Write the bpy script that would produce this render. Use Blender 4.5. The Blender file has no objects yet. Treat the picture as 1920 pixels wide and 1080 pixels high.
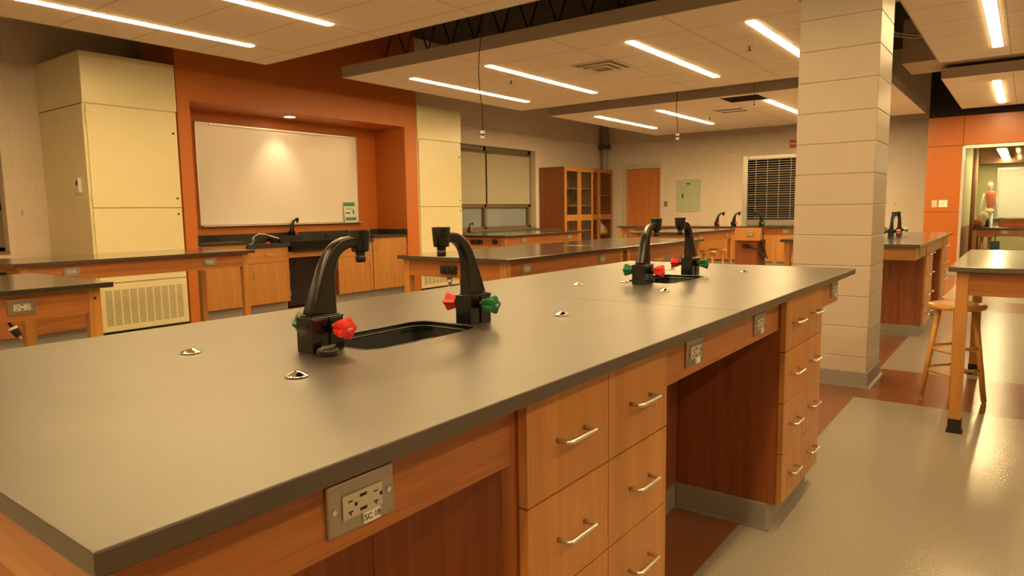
import bpy, bmesh, math, random
from mathutils import Vector, Matrix
random.seed(7)
PI = math.pi
sc = bpy.context.scene
COL = sc.collection

# ------------------------------------------------------------------ camera, world, exposure
yaw, pitch, roll = math.radians(36.8757), math.radians(-6.3711), math.radians(-0.8138)
fw = Vector((-math.sin(yaw) * math.cos(pitch), math.cos(yaw) * math.cos(pitch), math.sin(pitch)))
rt = Vector((math.cos(yaw), math.sin(yaw), 0))
up = rt.cross(fw)
r2 = rt * math.cos(roll) + up * math.sin(roll)
u2 = up * math.cos(roll) - rt * math.sin(roll)
cam = bpy.data.cameras.new('camera')
cam.sensor_width = 36
cam.lens = 1284.0 * 36 / 1920
cam.clip_start = 0.02
cam.clip_end = 100
camo = bpy.data.objects.new('camera', cam)
COL.objects.link(camo)
camo.matrix_world = Matrix(((r2.x, u2.x, -fw.x, 0), (r2.y, u2.y, -fw.y, 0), (r2.z, u2.z, -fw.z, 1.2052), (0, 0, 0, 1)))
cam.dof.use_dof = True
cam.dof.focus_distance = 2.0
cam.dof.aperture_fstop = 16.0
sc.camera = camo
w = bpy.data.worlds.new('world')
sc.world = w
w.use_nodes = True
w.node_tree.nodes['Background'].inputs[0].default_value = (0.9, 0.62, 0.35, 1)
w.node_tree.nodes['Background'].inputs[1].default_value = 0.012
sc.view_settings.view_transform = 'Standard'
sc.view_settings.look = 'None'
sc.view_settings.gamma = 1
sc.view_settings.use_curve_mapping = False
sc.view_settings.exposure = 2.1
LIGHT_COL = (1.0, 0.675, 0.295)
LIGHT_STRENGTH = 13.0

# ------------------------------------------------------------------ materials
MATS = {}
def new_mat(name):
    m = bpy.data.materials.new(name)
    m.use_nodes = True
    MATS[name] = m
    nt = m.node_tree
    return m, nt, nt.nodes['Principled BSDF']
def plain(name, col, rough=0.5, metal=0.0, spec=0.5, noise=0.0, nscale=8.0, bump=0.0, bscale=60.0, coat=0.0, ior=1.5):
    m, nt, b = new_mat(name)
    b.inputs['Base Color'].default_value = (*col, 1)
    b.inputs['Roughness'].default_value = rough
    b.inputs['Metallic'].default_value = metal
    b.inputs['IOR'].default_value = ior
    b.inputs['Specular IOR Level'].default_value = spec
    b.inputs['Coat Weight'].default_value = coat
    b.inputs['Coat Roughness'].default_value = rough
    tc = nt.nodes.new('ShaderNodeTexCoord')
    if noise:
        n = nt.nodes.new('ShaderNodeTexNoise'); n.inputs['Scale'].default_value = nscale
        n.inputs['Detail'].default_value = 5
        nt.links.new(tc.outputs['Object'], n.inputs['Vector'])
        r = nt.nodes.new('ShaderNodeValToRGB')
        r.color_ramp.elements[0].position = 0.3; r.color_ramp.elements[1].position = 0.7
        r.color_ramp.elements[0].color = tuple(c * (1 - noise) for c in col) + (1,)
        r.color_ramp.elements[1].color = tuple(min(1, c * (1 + noise)) for c in col) + (1,)
        nt.links.new(n.outputs['Fac'], r.inputs['Fac'])
        nt.links.new(r.outputs['Color'], b.inputs['Base Color'])
    if bump:
        n = nt.nodes.new('ShaderNodeTexNoise'); n.inputs['Scale'].default_value = bscale
        nt.links.new(tc.outputs['Object'], n.inputs['Vector'])
        bp = nt.nodes.new('ShaderNodeBump'); bp.inputs['Strength'].default_value = bump; bp.inputs['Distance'].default_value = 0.002
        nt.links.new(n.outputs['Fac'], bp.inputs['Height'])
        nt.links.new(bp.outputs['Normal'], b.inputs['Normal'])
    return m
def wood(name, dark, light, axis, rough=0.38):
    m, nt, b = new_mat(name)
    tc = nt.nodes.new('ShaderNodeTexCoord')
    mp = nt.nodes.new('ShaderNodeMapping')
    s = [22, 22, 22]; s['xyz'.index(axis)] = 1.1
    mp.inputs['Scale'].default_value = s
    nt.links.new(tc.outputs['Object'], mp.inputs['Vector'])
    n1 = nt.nodes.new('ShaderNodeTexNoise'); n1.inputs['Scale'].default_value = 1.0; n1.inputs['Detail'].default_value = 6; n1.inputs['Distortion'].default_value = 0.6
    nt.links.new(mp.outputs[0], n1.inputs['Vector'])
    mp2 = nt.nodes.new('ShaderNodeMapping')
    s = [260, 260, 260]; s['xyz'.index(axis)] = 6
    mp2.inputs['Scale'].default_value = s
    nt.links.new(tc.outputs['Object'], mp2.inputs['Vector'])
    n2 = nt.nodes.new('ShaderNodeTexNoise'); n2.inputs['Scale'].default_value = 1.0; n2.inputs['Detail'].default_value = 3
    nt.links.new(mp2.outputs[0], n2.inputs['Vector'])
    mx = nt.nodes.new('ShaderNodeMath'); mx.operation = 'MULTIPLY_ADD'; mx.inputs[1].default_value = 0.45
    nt.links.new(n2.outputs['Fac'], mx.inputs[0])
    m2 = nt.nodes.new('ShaderNodeMath'); m2.operation = 'MULTIPLY'; m2.inputs[1].default_value = 0.6
    nt.links.new(n1.outputs['Fac'], m2.inputs[0]); nt.links.new(m2.outputs[0], mx.inputs[2])
    r = nt.nodes.new('ShaderNodeValToRGB')
    r.color_ramp.elements[0].position = 0.34; r.color_ramp.elements[1].position = 0.68
    r.color_ramp.elements[0].color = (*dark, 1); r.color_ramp.elements[1].color = (*light, 1)
    nt.links.new(mx.outputs[0], r.inputs['Fac'])
    nt.links.new(r.outputs['Color'], b.inputs['Base Color'])
    b.inputs['Roughness'].default_value = rough
    b.inputs['Coat Weight'].default_value = 0.15
    b.inputs['Coat Roughness'].default_value = 0.25
    return m
for ax in 'xyz':
    wood('oak_' + ax, (0.38, 0.160, 0.038), (0.57, 0.265, 0.070), ax)
    wood('cherry_' + ax, (0.27, 0.088, 0.022), (0.47, 0.185, 0.050), ax)
wood('panel_z', (0.18, 0.045, 0.013), (0.34, 0.105, 0.032), 'z', 0.42)
wood('stool_wood', (0.58, 0.28, 0.06), (0.74, 0.39, 0.09), 'x', 0.3)
plain('epoxy', (0.046, 0.037, 0.028), 0.37, spec=0.85, noise=0.25, nscale=5, bump=0.16, bscale=9, coat=0.45, ior=1.55)
plain('epoxy_edge', (0.035, 0.033, 0.032), 0.45, spec=0.35)
plain('table_epoxy', (0.032, 0.027, 0.022), 0.16, spec=1.0, noise=0.12, nscale=3, bump=0.04, bscale=14, coat=0.7, ior=1.6)
plain('black_plastic', (0.008, 0.008, 0.008), 0.17, spec=0.6)
plain('black_sink', (0.006, 0.006, 0.006), 0.25, spec=0.35)
plain('matt_black', (0.012, 0.011, 0.010), 0.7)
plain('red_plastic', (0.75, 0.035, 0.03), 0.3)
plain('green_plastic', (0.012, 0.16, 0.07), 0.28)
plain('satin_nickel', (0.72, 0.70, 0.66), 0.28, metal=1.0)
plain('steel', (0.42, 0.40, 0.37), 0.36, metal=1.0, bump=0.2, bscale=300)
plain('chrome', (0.85, 0.85, 0.85), 0.08, metal=1.0)
plain('receptacle_grey', (0.52, 0.50, 0.44), 0.45)
plain('white_plastic', (0.75, 0.74, 0.70), 0.4)
plain('orange_paint', (0.55, 0.160, 0.026), 0.42, noise=0.03, nscale=2)
plain('orange_panel', (0.39, 0.110, 0.017), 0.35)
plain('cream_steel', (0.80, 0.74, 0.48), 0.25, noise=0.02, nscale=3, bump=0.05, bscale=6)
plain('cabinet_shadow', (0.18, 0.15, 0.08), 0.7)
plain('whiteboard', (0.90, 0.86, 0.80), 0.20, coat=0.2)
plain('grille_metal', (0.34, 0.31, 0.27), 0.4, metal=0.8)
plain('aluminium', (0.62, 0.60, 0.56), 0.4, metal=0.9)
plain('bronze_frame', (0.24, 0.19, 0.13), 0.45, metal=0.3)
plain('shade_fabric', (0.50, 0.47, 0.34), 0.85, bump=0.2, bscale=400)
plain('fascia', (0.48, 0.42, 0.38), 0.6)
plain('deck_dark', (0.045, 0.038, 0.032), 0.85, noise=0.2, nscale=3)
plain('steel_dark', (0.075, 0.062, 0.052), 0.6)
plain('duct_paint', (0.42, 0.35, 0.28), 0.6)
plain('rubber_base', (0.30, 0.28, 0.26), 0.5)
plain('door_frame', (0.62, 0.56, 0.46), 0.5)
plain('panel_green', (0.52, 0.58, 0.42), 0.45)
plain('red_alarm', (0.65, 0.06, 0.04), 0.4)
plain('paper', (0.80, 0.80, 0.76), 0.7)
plain('poster_green', (0.05, 0.33, 0.14), 0.6)
plain('far_wall', (0.46, 0.42, 0.22), 0.75, noise=0.03, nscale=2)
plain('far_brown', (0.28, 0.12, 0.06), 0.6)
plain('blind_slat', (0.74, 0.78, 0.90), 0.5)
plain('milk_plastic', (0.78, 0.76, 0.66), 0.4)
plain('amber', (0.75, 0.42, 0.08), 0.3)
plain('blue_fabric', (0.03, 0.07, 0.16), 0.8)
plain('muscle_red', (0.62, 0.16, 0.08), 0.5, noise=0.3, nscale=30)
plain('bone', (0.75, 0.62, 0.42), 0.6)
plain('gap_dark', (0.02, 0.014, 0.01), 0.9)
# glass
m, nt, b = new_mat('glass')
b.inputs['Base Color'].default_value = (0.9, 0.93, 0.92, 1)
b.inputs['Roughness'].default_value = 0.02
b.inputs['Transmission Weight'].default_value = 1.0
b.inputs['IOR'].default_value = 1.1
m, nt, b = new_mat('thin_glass')
nt.nodes.remove(b)
tr = nt.nodes.new('ShaderNodeBsdfTransparent'); tr.inputs[0].default_value = (0.86, 0.88, 0.86, 1)
gl = nt.nodes.new('ShaderNodeBsdfGlossy'); gl.inputs['Roughness'].default_value = 0.03
lw = nt.nodes.new('ShaderNodeLayerWeight'); lw.inputs['Blend'].default_value = 0.5
pw = nt.nodes.new('ShaderNodeMath'); pw.operation = 'POWER'; pw.inputs[1].default_value = 5
nt.links.new(lw.outputs['Facing'], pw.inputs[0])
fr = nt.nodes.new('ShaderNodeMath'); fr.operation = 'MULTIPLY_ADD'; fr.inputs[1].default_value = 0.9; fr.inputs[2].default_value = 0.03
nt.links.new(pw.outputs[0], fr.inputs[0])
mx = nt.nodes.new('ShaderNodeMixShader')
nt.links.new(fr.outputs[0], mx.inputs[0]); nt.links.new(tr.outputs[0], mx.inputs[1]); nt.links.new(gl.outputs[0], mx.inputs[2])
nt.links.new(mx.outputs[0], nt.nodes['Material Output'].inputs['Surface'])
# lamp emitters
def emit(name, col, s):
    m, nt, b = new_mat(name)
    b.inputs['Base Color'].default_value = (0.8, 0.8, 0.8, 1)
    b.inputs['Emission Color'].default_value = (*col, 1)
    b.inputs['Emission Strength'].default_value = s
    return m
emit('lamp_strip', LIGHT_COL, LIGHT_STRENGTH)
emit('lamp_strip_far', LIGHT_COL, LIGHT_STRENGTH * 2.1)
emit('lamp_small', (1.0, 0.75, 0.42), 5.0)
emit('lamp_next', (1.0, 0.82, 0.42), 12.0)
# painted concrete block: brick pattern over (x+y, z)
def blockwall(name, col, mortar, vertical=1.0):
    m, nt, b = new_mat(name)
    tc = nt.nodes.new('ShaderNodeTexCoord')
    sp = nt.nodes.new('ShaderNodeSeparateXYZ'); nt.links.new(tc.outputs['Object'], sp.inputs[0])
    ad = nt.nodes.new('ShaderNodeMath'); ad.operation = 'ADD'
    nt.links.new(sp.outputs[0], ad.inputs[0]); nt.links.new(sp.outputs[1], ad.inputs[1])
    cb = nt.nodes.new('ShaderNodeCombineXYZ')
    nt.links.new(ad.outputs[0], cb.inputs[0]); nt.links.new(sp.outputs[2], cb.inputs[1])
    br = nt.nodes.new('ShaderNodeTexBrick')
    nt.links.new(cb.outputs[0], br.inputs['Vector'])
    br.inputs['Scale'].default_value = 1
    br.inputs['Brick Width'].default_value = 0.4064
    br.inputs['Row Height'].default_value = 0.2032
    br.inputs['Mortar Size'].default_value = 0.005
    br.inputs['Mortar Smooth'].default_value = 0.6
    br.inputs['Color1'].default_value = (*col, 1)
    br.inputs['Color2'].default_value = (*[c * 0.97 for c in col], 1)
    br.inputs['Mortar'].default_value = (*mortar, 1)
    nt.links.new(br.outputs['Color'], b.inputs['Base Color'])
    n = nt.nodes.new('ShaderNodeTexNoise'); n.inputs['Scale'].default_value = 90
    nt.links.new(tc.outputs['Object'], n.inputs['Vector'])
    mu = nt.nodes.new('ShaderNodeMath'); mu.operation = 'MULTIPLY_ADD'; mu.inputs[1].default_value = 0.12
    inv = nt.nodes.new('ShaderNodeMath'); inv.operation = 'SUBTRACT'; inv.inputs[0].default_value = 1
    nt.links.new(br.outputs['Fac'], inv.inputs[1])
    nt.links.new(n.outputs['Fac'], mu.inputs[0]); nt.links.new(inv.outputs[0], mu.inputs[2])
    bp = nt.nodes.new('ShaderNodeBump'); bp.inputs['Strength'].default_value = 0.5; bp.inputs['Distance'].default_value = 0.004
    nt.links.new(mu.outputs[0], bp.inputs['Height']); nt.links.new(bp.outputs[0], b.inputs['Normal'])
    b.inputs['Roughness'].default_value = 0.45
    return m
blockwall('block', (0.80, 0.71, 0.60), (0.765, 0.675, 0.565))
plain('column_paint', (0.54, 0.475, 0.40), 0.38, noise=0.02, nscale=2, bump=0.35, bscale=70)
# ceiling tile: grid 1.145 x 0.595
def tilemat():
    m, nt, b = new_mat('ceiling_tile')
    tc = nt.nodes.new('ShaderNodeTexCoord')
    sp = nt.nodes.new('ShaderNodeSeparateXYZ'); nt.links.new(tc.outputs['Object'], sp.inputs[0])
    def line(out, off, pitch, hw):
        a = nt.nodes.new('ShaderNodeMath'); a.operation = 'ADD'; a.inputs[1].default_value = off + 1000 * pitch
        nt.links.new(out, a.inputs[0])
        p = nt.nodes.new('ShaderNodeMath'); p.operation = 'PINGPONG'; p.inputs[1].default_value = pitch / 2
        nt.links.new(a.outputs[0], p.inputs[0])
        l = nt.nodes.new('ShaderNodeMath'); l.operation = 'LESS_THAN'; l.inputs[1].default_value = hw
        nt.links.new(p.outputs[0], l.inputs[0]); return l.outputs[0]
    l1 = line(sp.outputs[0], 2.52, 1.145, 0.006)
    l2 = line(sp.outputs[1], -6.06, 0.595, 0.006)
    mxm = nt.nodes.new('ShaderNodeMath'); mxm.operation = 'MAXIMUM'
    nt.links.new(l1, mxm.inputs[0]); nt.links.new(l2, mxm.inputs[1])
    mix = nt.nodes.new('ShaderNodeMixRGB')
    mix.inputs[1].default_value = (0.88, 0.82, 0.72, 1); mix.inputs[2].default_value = (0.56, 0.49, 0.40, 1)
    nt.links.new(mxm.outputs[0], mix.inputs[0])
    nt.links.new(mix.outputs[0], b.inputs['Base Color'])
    b.inputs['Roughness'].default_value = 0.85
tilemat()
# floor: speckled grey terrazzo-look sheet with brown bands
def floormat():
    m, nt, b = new_mat('floor_sheet')
    tc = nt.nodes.new('ShaderNodeTexCoord')
    sp = nt.nodes.new('ShaderNodeSeparateXYZ'); nt.links.new(tc.outputs['Object'], sp.inputs[0])
    def mth(op, a, bv=None, c=None):
        n = nt.nodes.new('ShaderNodeMath'); n.operation = op
        for i, v in enumerate((a, bv, c)):
            if v is None: continue
            if isinstance(v, (int, float)): n.inputs[i].default_value = v
            else: nt.links.new(v, n.inputs[i])
        return n.outputs[0]
    X, Y = sp.outputs[0], sp.outputs[1]
    # aisle strips running along y under the bench rows (x from -1.75 to -0.82, repeating every 4.65)
    mx_ = mth('FLOORED_MODULO', mth('ADD', X, 1.75), 3.6)
    sx = mth('LESS_THAN', mx_, 0.93)
    my_ = mth('FLOORED_MODULO', mth('SUBTRACT', Y, 4.71), 4.68)
    sy = mth('LESS_THAN', my_, 0.95)
    mask = mth('MAXIMUM', sx, sy)
    n = nt.nodes.new('ShaderNodeTexNoise'); n.inputs['Scale'].default_value = 220; n.inputs['Detail'].default_value = 2
    nt.links.new(tc.outputs['Object'], n.inputs['Vector'])
    def ramp(a, c):
        r = nt.nodes.new('ShaderNodeValToRGB')
        r.color_ramp.elements[0].position = 0.35; r.color_ramp.elements[1].position = 0.65
        r.color_ramp.elements[0].color = (*a, 1); r.color_ramp.elements[1].color = (*c, 1)
        nt.links.new(n.outputs['Fac'], r.inputs['Fac']); return r.outputs[0]
    g = ramp((0.26, 0.24, 0.208), (0.41, 0.38, 0.332))
    br = ramp((0.21, 0.080, 0.034), (0.28, 0.115, 0.052))
    mix = nt.nodes.new('ShaderNodeMixRGB')
    nt.links.new(mask, mix.inputs[0]); nt.links.new(g, mix.inputs[1]); nt.links.new(br, mix.inputs[2])
    nt.links.new(mix.outputs[0], b.inputs['Base Color'])
    b.inputs['Roughness'].default_value = 0.17
    n2 = nt.nodes.new('ShaderNodeTexNoise'); n2.inputs['Scale'].default_value = 130; n2.inputs['Detail'].default_value = 1
    nt.links.new(tc.outputs['Object'], n2.inputs['Vector'])
    bp = nt.nodes.new('ShaderNodeBump'); bp.inputs['Strength'].default_value = 0.38; bp.inputs['Distance'].default_value = 0.002
    nt.links.new(n2.outputs['Fac'], bp.inputs['Height']); nt.links.new(bp.outputs[0], b.inputs['Normal'])
floormat()

# ------------------------------------------------------------------ mesh helpers
class MB:
    """collects shapes (world coordinates) into one mesh"""
    def __init__(s): s.bm = bmesh.new()
    def box(s, x0, x1, y0, y1, z0, z1, bv=0.0, seg=2):
        if x0 > x1: x0, x1 = x1, x0
        if y0 > y1: y0, y1 = y1, y0
        if z0 > z1: z0, z1 = z1, z0
        t = bmesh.new() if bv else s.bm
        vs = [t.verts.new(p) for p in ((x0, y0, z0), (x1, y0, z0), (x1, y1, z0), (x0, y1, z0), (x0, y0, z1), (x1, y0, z1), (x1, y1, z1), (x0, y1, z1))]
        for f in ((0, 3, 2, 1), (4, 5, 6, 7), (0, 1, 5, 4), (1, 2, 6, 5), (2, 3, 7, 6), (3, 0, 4, 7)):
            t.faces.new([vs[i] for i in f])
        if bv:
            bmesh.ops.bevel(t, geom=list(t.edges), offset=bv, segments=seg, profile=0.5, affect='EDGES')
            s.merge(t)
        return s
    def merge(s, t, M=None):
        mp = {}
        for v in t.verts: mp[v] = s.bm.verts.new(M @ v.co if M else v.co)
        for f in t.faces:
            try: nf = s.bm.faces.new([mp[v] for v in f.verts]); nf.smooth = f.smooth
            except ValueError: pass
        t.free()
    def prism(s, pts, axis, a, b, smooth=False):
        """pts 2-D outline, extruded along axis from a to b. axis x: (y,z) y: (x,z) z: (x,y)"""
        def P(p, t): return {'x': (t, p[0], p[1]), 'y': (p[0], t, p[1]), 'z': (p[0], p[1], t)}[axis]
        A = [s.bm.verts.new(P(p, a)) for p in pts]; B = [s.bm.verts.new(P(p, b)) for p in pts]
        n = len(pts)
        fs = [s.bm.faces.new(A), s.bm.faces.new(B[::-1])]
        for i in range(n):
            f = s.bm.faces.new((A[i], B[i], B[(i + 1) % n], A[(i + 1) % n])); f.smooth = smooth; fs.append(f)
        return s
    def lathe(s, prof, c=(0, 0, 0), axis='z', n=24, lobes=0, amp=0.0, smooth=True):
        rings = []
        for r, h in prof:
            ring = []
            for i in range(n):
                a = 2 * PI * i / n
                rr = r * (1 + amp * math.cos(lobes * a)) if lobes else r
                p = (rr * math.cos(a), rr * math.sin(a), h)
                if axis == 'x': p = (p[2], p[0], p[1])
                if axis == '-x': p = (-p[2], -p[0], p[1])
                if axis == 'y': p = (p[0], p[2], p[1])
                ring.append(s.bm.verts.new((p[0] + c[0], p[1] + c[1], p[2] + c[2])))
            rings.append(ring)
        for A, B in zip(rings, rings[1:]):
            for i in range(n):
                f = s.bm.faces.new((A[i], A[(i + 1) % n], B[(i + 1) % n], B[i])); f.smooth = smooth
        s.bm.faces.new(rings[0][::-1]); s.bm.faces.new(rings[-1])
        return s
    def tube(s, pts, r, n=8):
        pts = [Vector(p) for p in pts]
        rs = r if isinstance(r, (list, tuple)) else [r] * len(pts)
        prev = None; rings = []
        for i, p in enumerate(pts):
            t = (pts[min(i + 1, len(pts) - 1)] - pts[max(i - 1, 0)]).normalized()
            if prev is None:
                a = Vector((0, 0, 1)) if abs(t.z) < 0.9 else Vector((1, 0, 0))
                nrm = t.cross(a).normalized()
            else:
                nrm = (prev - t * prev.dot(t)).normalized()
            prev = nrm; bn = t.cross(nrm)
            rings.append([s.bm.verts.new(p + (nrm * math.cos(2 * PI * k / n) + bn * math.sin(2 * PI * k / n)) * rs[i]) for k in range(n)])
        for A, B in zip(rings, rings[1:]):
            for i in range(n):
                f = s.bm.faces.new((A[i], A[(i + 1) % n], B[(i + 1) % n], B[i])); f.smooth = True
        s.bm.faces.new(rings[0][::-1]); s.bm.faces.new(rings[-1])
        return s
    def cyl(s, p, q, r, n=14): return s.tube([p, q], r, n)
    def slab(s, outer, holes, z0, z1):
        """horizontal plate with holes"""
        t = bmesh.new(); es = []
        for loop in [outer] + holes:
            vs = [t.verts.new((x, y, z1)) for x, y in loop]
            for i in range(len(vs)): es.append(t.edges.new((vs[i], vs[(i + 1) % len(vs)])))
        bmesh.ops.triangle_fill(t, use_beauty=True, use_dissolve=True, edges=es)
        r = bmesh.ops.extrude_face_region(t, geom=list(t.faces))
        for v in [g for g in r['geom'] if isinstance(g, bmesh.types.BMVert)]: v.co.z = z0
        bmesh.ops.recalc_face_normals(t, faces=list(t.faces))
        s.merge(t); return s
def rrect(x0, x1, y0, y1, r, n=6):
    out = []
    for cx, cy, a0 in ((x1 - r, y1 - r, 0), (x0 + r, y1 - r, 90), (x0 + r, y0 + r, 180), (x1 - r, y0 + r, 270)):
        for k in range(n + 1):
            a = math.radians(a0 + 90 * k / n); out.append((cx + r * math.cos(a), cy + r * math.sin(a)))
    return out
def link(o): COL.objects.link(o); return o
def origin_of(o):
    v = Vector((0, 0, 0))
    while o: v += o.location; o = o.parent
    return v
def obj(name, mb, mat, parent=None, bevel=0.0, label=None, loc=None):
    me = bpy.data.meshes.new(name)
    off = origin_of(parent) if parent else Vector((0, 0, 0))
    if loc is not None and not parent: off = Vector(loc)
    bmesh.ops.recalc_face_normals(mb.bm, faces=list(mb.bm.faces))
    for v in mb.bm.verts: v.co -= off
    mb.bm.to_mesh(me); mb.bm.free()
    me.materials.append(MATS[mat])
    o = link(bpy.data.objects.new(name, me))
    if parent: o.parent = parent
    elif loc is not None: o.location = off
    if bevel:
        md = o.modifiers.new('bevel', 'BEVEL'); md.width = bevel; md.segments = 2; md.limit_method = 'ANGLE'
    if label: o['label'] = label
    return o
def thing(name, label, cat, loc=(0, 0, 0), group=None):
    o = bpy.data.objects.new(name, None); link(o); o.location = loc
    o.empty_display_size = 0.05
    o['label'] = label; o['category'] = cat
    if group: o['group'] = group
    return o
def tag(o, label, cat, group=None):
    o['label'] = label; o['category'] = cat
    if group: o['group'] = group
    return o
def struct(name, mb, mat, parent=None, bevel=0.0):
    o = obj(name, mb, mat, parent, bevel)
    if not parent: o['kind'] = 'structure'
    return o
def children(o): return [c for c in bpy.data.objects if c.parent == o]
KIDS = {}
def dup(root, loc, label=None, group=None, rz=0.0):
    def cp(o, parent):
        c = o.copy(); COL.objects.link(c)
        if parent: c.parent = parent
        for ch in children(o): cp(ch, c)
        return c
    r = cp(root, None)
    r.location = loc; r.rotation_euler = (0, 0, rz)
    if label: r['label'] = label
    if group: r['group'] = group
    return r
def text(name, body, size, M, mat, parent, depth=0.0004):
    cu = bpy.data.curves.new(name, 'FONT'); cu.body = body; cu.size = size; cu.extrude = depth
    cu.align_x = 'CENTER'; cu.align_y = 'CENTER'
    tmp = bpy.data.objects.new('tmp', cu); COL.objects.link(tmp)
    bpy.context.view_layer.update()
    me = bpy.data.meshes.new_from_object(tmp)
    bpy.data.objects.remove(tmp)
    me.transform(M)
    off = origin_of(parent)
    me.transform(Matrix.Translation(-off))
    me.materials.clear(); me.materials.append(MATS[mat])
    o = link(bpy.data.objects.new(name, me)); o.parent = parent
    return o

# ------------------------------------------------------------------ room shell
XW, YB, ZT, XR, YF = -8.6, 15.35, 4.2, 6.5, -3.5     # west wall, back wall, roof deck, east wall, front wall
struct('floor', MB().box(XW - 0.3, XR + 0.3, YF - 0.3, 20.5, -0.12, 0), 'floor_sheet')
struct('ceiling', MB().box(XW - 0.3, XR + 0.3, YF - 0.3, 20.5, ZT, ZT + 0.1), 'deck_dark')
# west wall with two window openings (y 9.0..12.38 and y 0.9..2.6)
wl = MB()
wl.box(XW - 0.3, XW, YF, 0.7, 0, ZT).box(XW - 0.3, XW, 0.7, 2.62, 2.5, ZT).box(XW - 0.3, XW, 0.7, 2.62, 0, 0.84)
wl.box(XW - 0.3, XW, 2.62, 9.0, 0, ZT).box(XW - 0.3, XW, 9.0, 12.38, 2.5, ZT).box(XW - 0.3, XW, 9.0, 12.38, 0, 0.84)
wl.box(XW - 0.3, XW, 12.38, YB + 0.2, 0, ZT)
struct('wall_west', wl, 'block')
# back wall with door and shutter openings
bw = MB()
bw.box(XW, -8.04, YB, YB + 0.2, 0, ZT).box(-8.04, -7.02, YB, YB + 0.2, 2.3, ZT).box(-7.02, -5.08, YB, YB + 0.2, 0, ZT)
bw.box(-5.08, -3.1, YB, YB + 0.2, 2.34, ZT).box(-5.08, -3.1, YB, YB + 0.2, 0, 0.80).box(-3.1, -1.40, YB, YB + 0.2, 0, ZT)
struct('wall_back', bw, 'block')
struct('wall_east', MB().box(XR, XR + 0.2, YF, 20.2, 0, ZT), 'block')
struct('wall_front', MB().box(XW, XR, YF - 0.2, YF, 0, ZT), 'block')
# orange panelled wall with the wide opening to the next room
YO = 14.15
struct('wall_orange', MB().box(-1.46, -0.95, YO + 0.02, YO + 0.25, 0, ZT).box(-0.95, 3.0, YO + 0.02, YO + 0.25, 2.26, ZT).box(3.0, XR, YO + 0.02, YO + 0.25, 0, ZT).box(-1.46, -1.26, YO + 0.25, YB, 0, ZT), 'gap_dark')
k = 1
for (x0, x1, z0, z1) in ((-1.465, -0.944, 2.226, 2.715), (-0.938, 0.9, 2.226, 2.715), (0.906, 3.0, 2.226, 2.715), (3.006, XR - 0.01, 2.226, 2.715),
                         (-1.465, -0.944, 1.094, 2.220), (-1.465, -0.944, 0.10, 1.088), (3.006, XR - 0.01, 0.10, 2.22)):
    struct('trim_%d' % k, MB().box(x0, x1, YO, YO + 0.02, z0, z1, 0.002), 'orange_panel'); k += 1
struct('trim_8', MB().box(-1.465, -0.95, YO - 0.012, YO + 0.02, 0, 0.1), 'rubber_base')
# aluminium opening frame + glass
fo = MB().box(-0.944, -0.905, YO - 0.015, YO + 0.06, 0, 2.205).box(-0.905, 3.0, YO - 0.015, YO + 0.06, 2.165, 2.215)
w3 = struct('window_3', fo, 'aluminium')
obj('pane', MB().box(-0.903, 2.98, YO + 0.03, YO + 0.038, 0.02, 2.163), 'thin_glass', w3)
# base boards
struct('baseboard_west', MB().box(XW, XW + 0.012, YF, 0.95, 0, 0.1).box(XW, XW + 0.012, 9.0, 12.4, 0, 0.1), 'rubber_base')
struct('baseboard_back', MB().box(-7.02, -1.46, YB - 0.012, YB, 0, 0.1), 'rubber_base')

# --- niche wall (orange): pillars, header, soffit, sides, back
XN = -7.5
nm = MB()
nm.box(XN, -8.2, 3.95, 4.09, 0, ZT).box(XN, -8.2, 7.38, 7.635, 0, ZT).box(XN, -8.2, 4.09, 7.38, 2.48, ZT).box(-8.15, -8.2, 4.09, 7.38, 0, 2.48)
struct('wall_niche', nm, 'orange_paint')

# --- block column
cm = MB()
for i in range(20):
    cm.box(-1.29, -0.80, 4.98, 5.47, i * 0.2032 + 0.0004, (i + 1) * 0.2032 - 0.0004, 0.0055, 3)
cm.box(-1.284, -0.806, 4.986, 5.464, 0, 4.06)
col = struct('column', cm, 'column_paint')
cb_ = MB().box(-1.302, -0.788, 4.968, 5.482, 0, 0.105, 0.003)
cb_.prism([(-1.318, 0), (-0.772, 0), (-0.786, 0.012), (-1.304, 0.012)], 'y', 4.956, 5.494)
struct('baseboard_column', cb_, 'rubber_base')

# --- doors, windows
def door(n, x0, x1, y, top):
    t = MB()
    t.box(x0 - 0.07, x0, y - 0.02, y + 0.14, 0, top + 0.11).box(x1, x1 + 0.03, y - 0.02, y + 0.14, 0, top + 0.11).box(x0, x1, y - 0.02, y + 0.14, top, top + 0.11)
    f = struct('trim_9', t, 'door_frame')
    d = struct('door_%d' % n, MB().box(x0 + 0.003, x1 - 0.003, y + 0.05, y + 0.095, 0.01, top - 0.003), 'panel_orange')
    obj('door_handle', MB().cyl((x1 - 0.08, y + 0.05, 1.0), (x1 - 0.08, y, 1.0), 0.012).cyl((x1 - 0.08, y, 1.0), (x1 - 0.2, y, 1.0), 0.01), 'satin_nickel', d)
wood('panel_orange', (0.52, 0.17, 0.05), (0.68, 0.26, 0.075), 'z', 0.4)
door(1, -7.97, -7.05, YB, 2.19)

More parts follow.
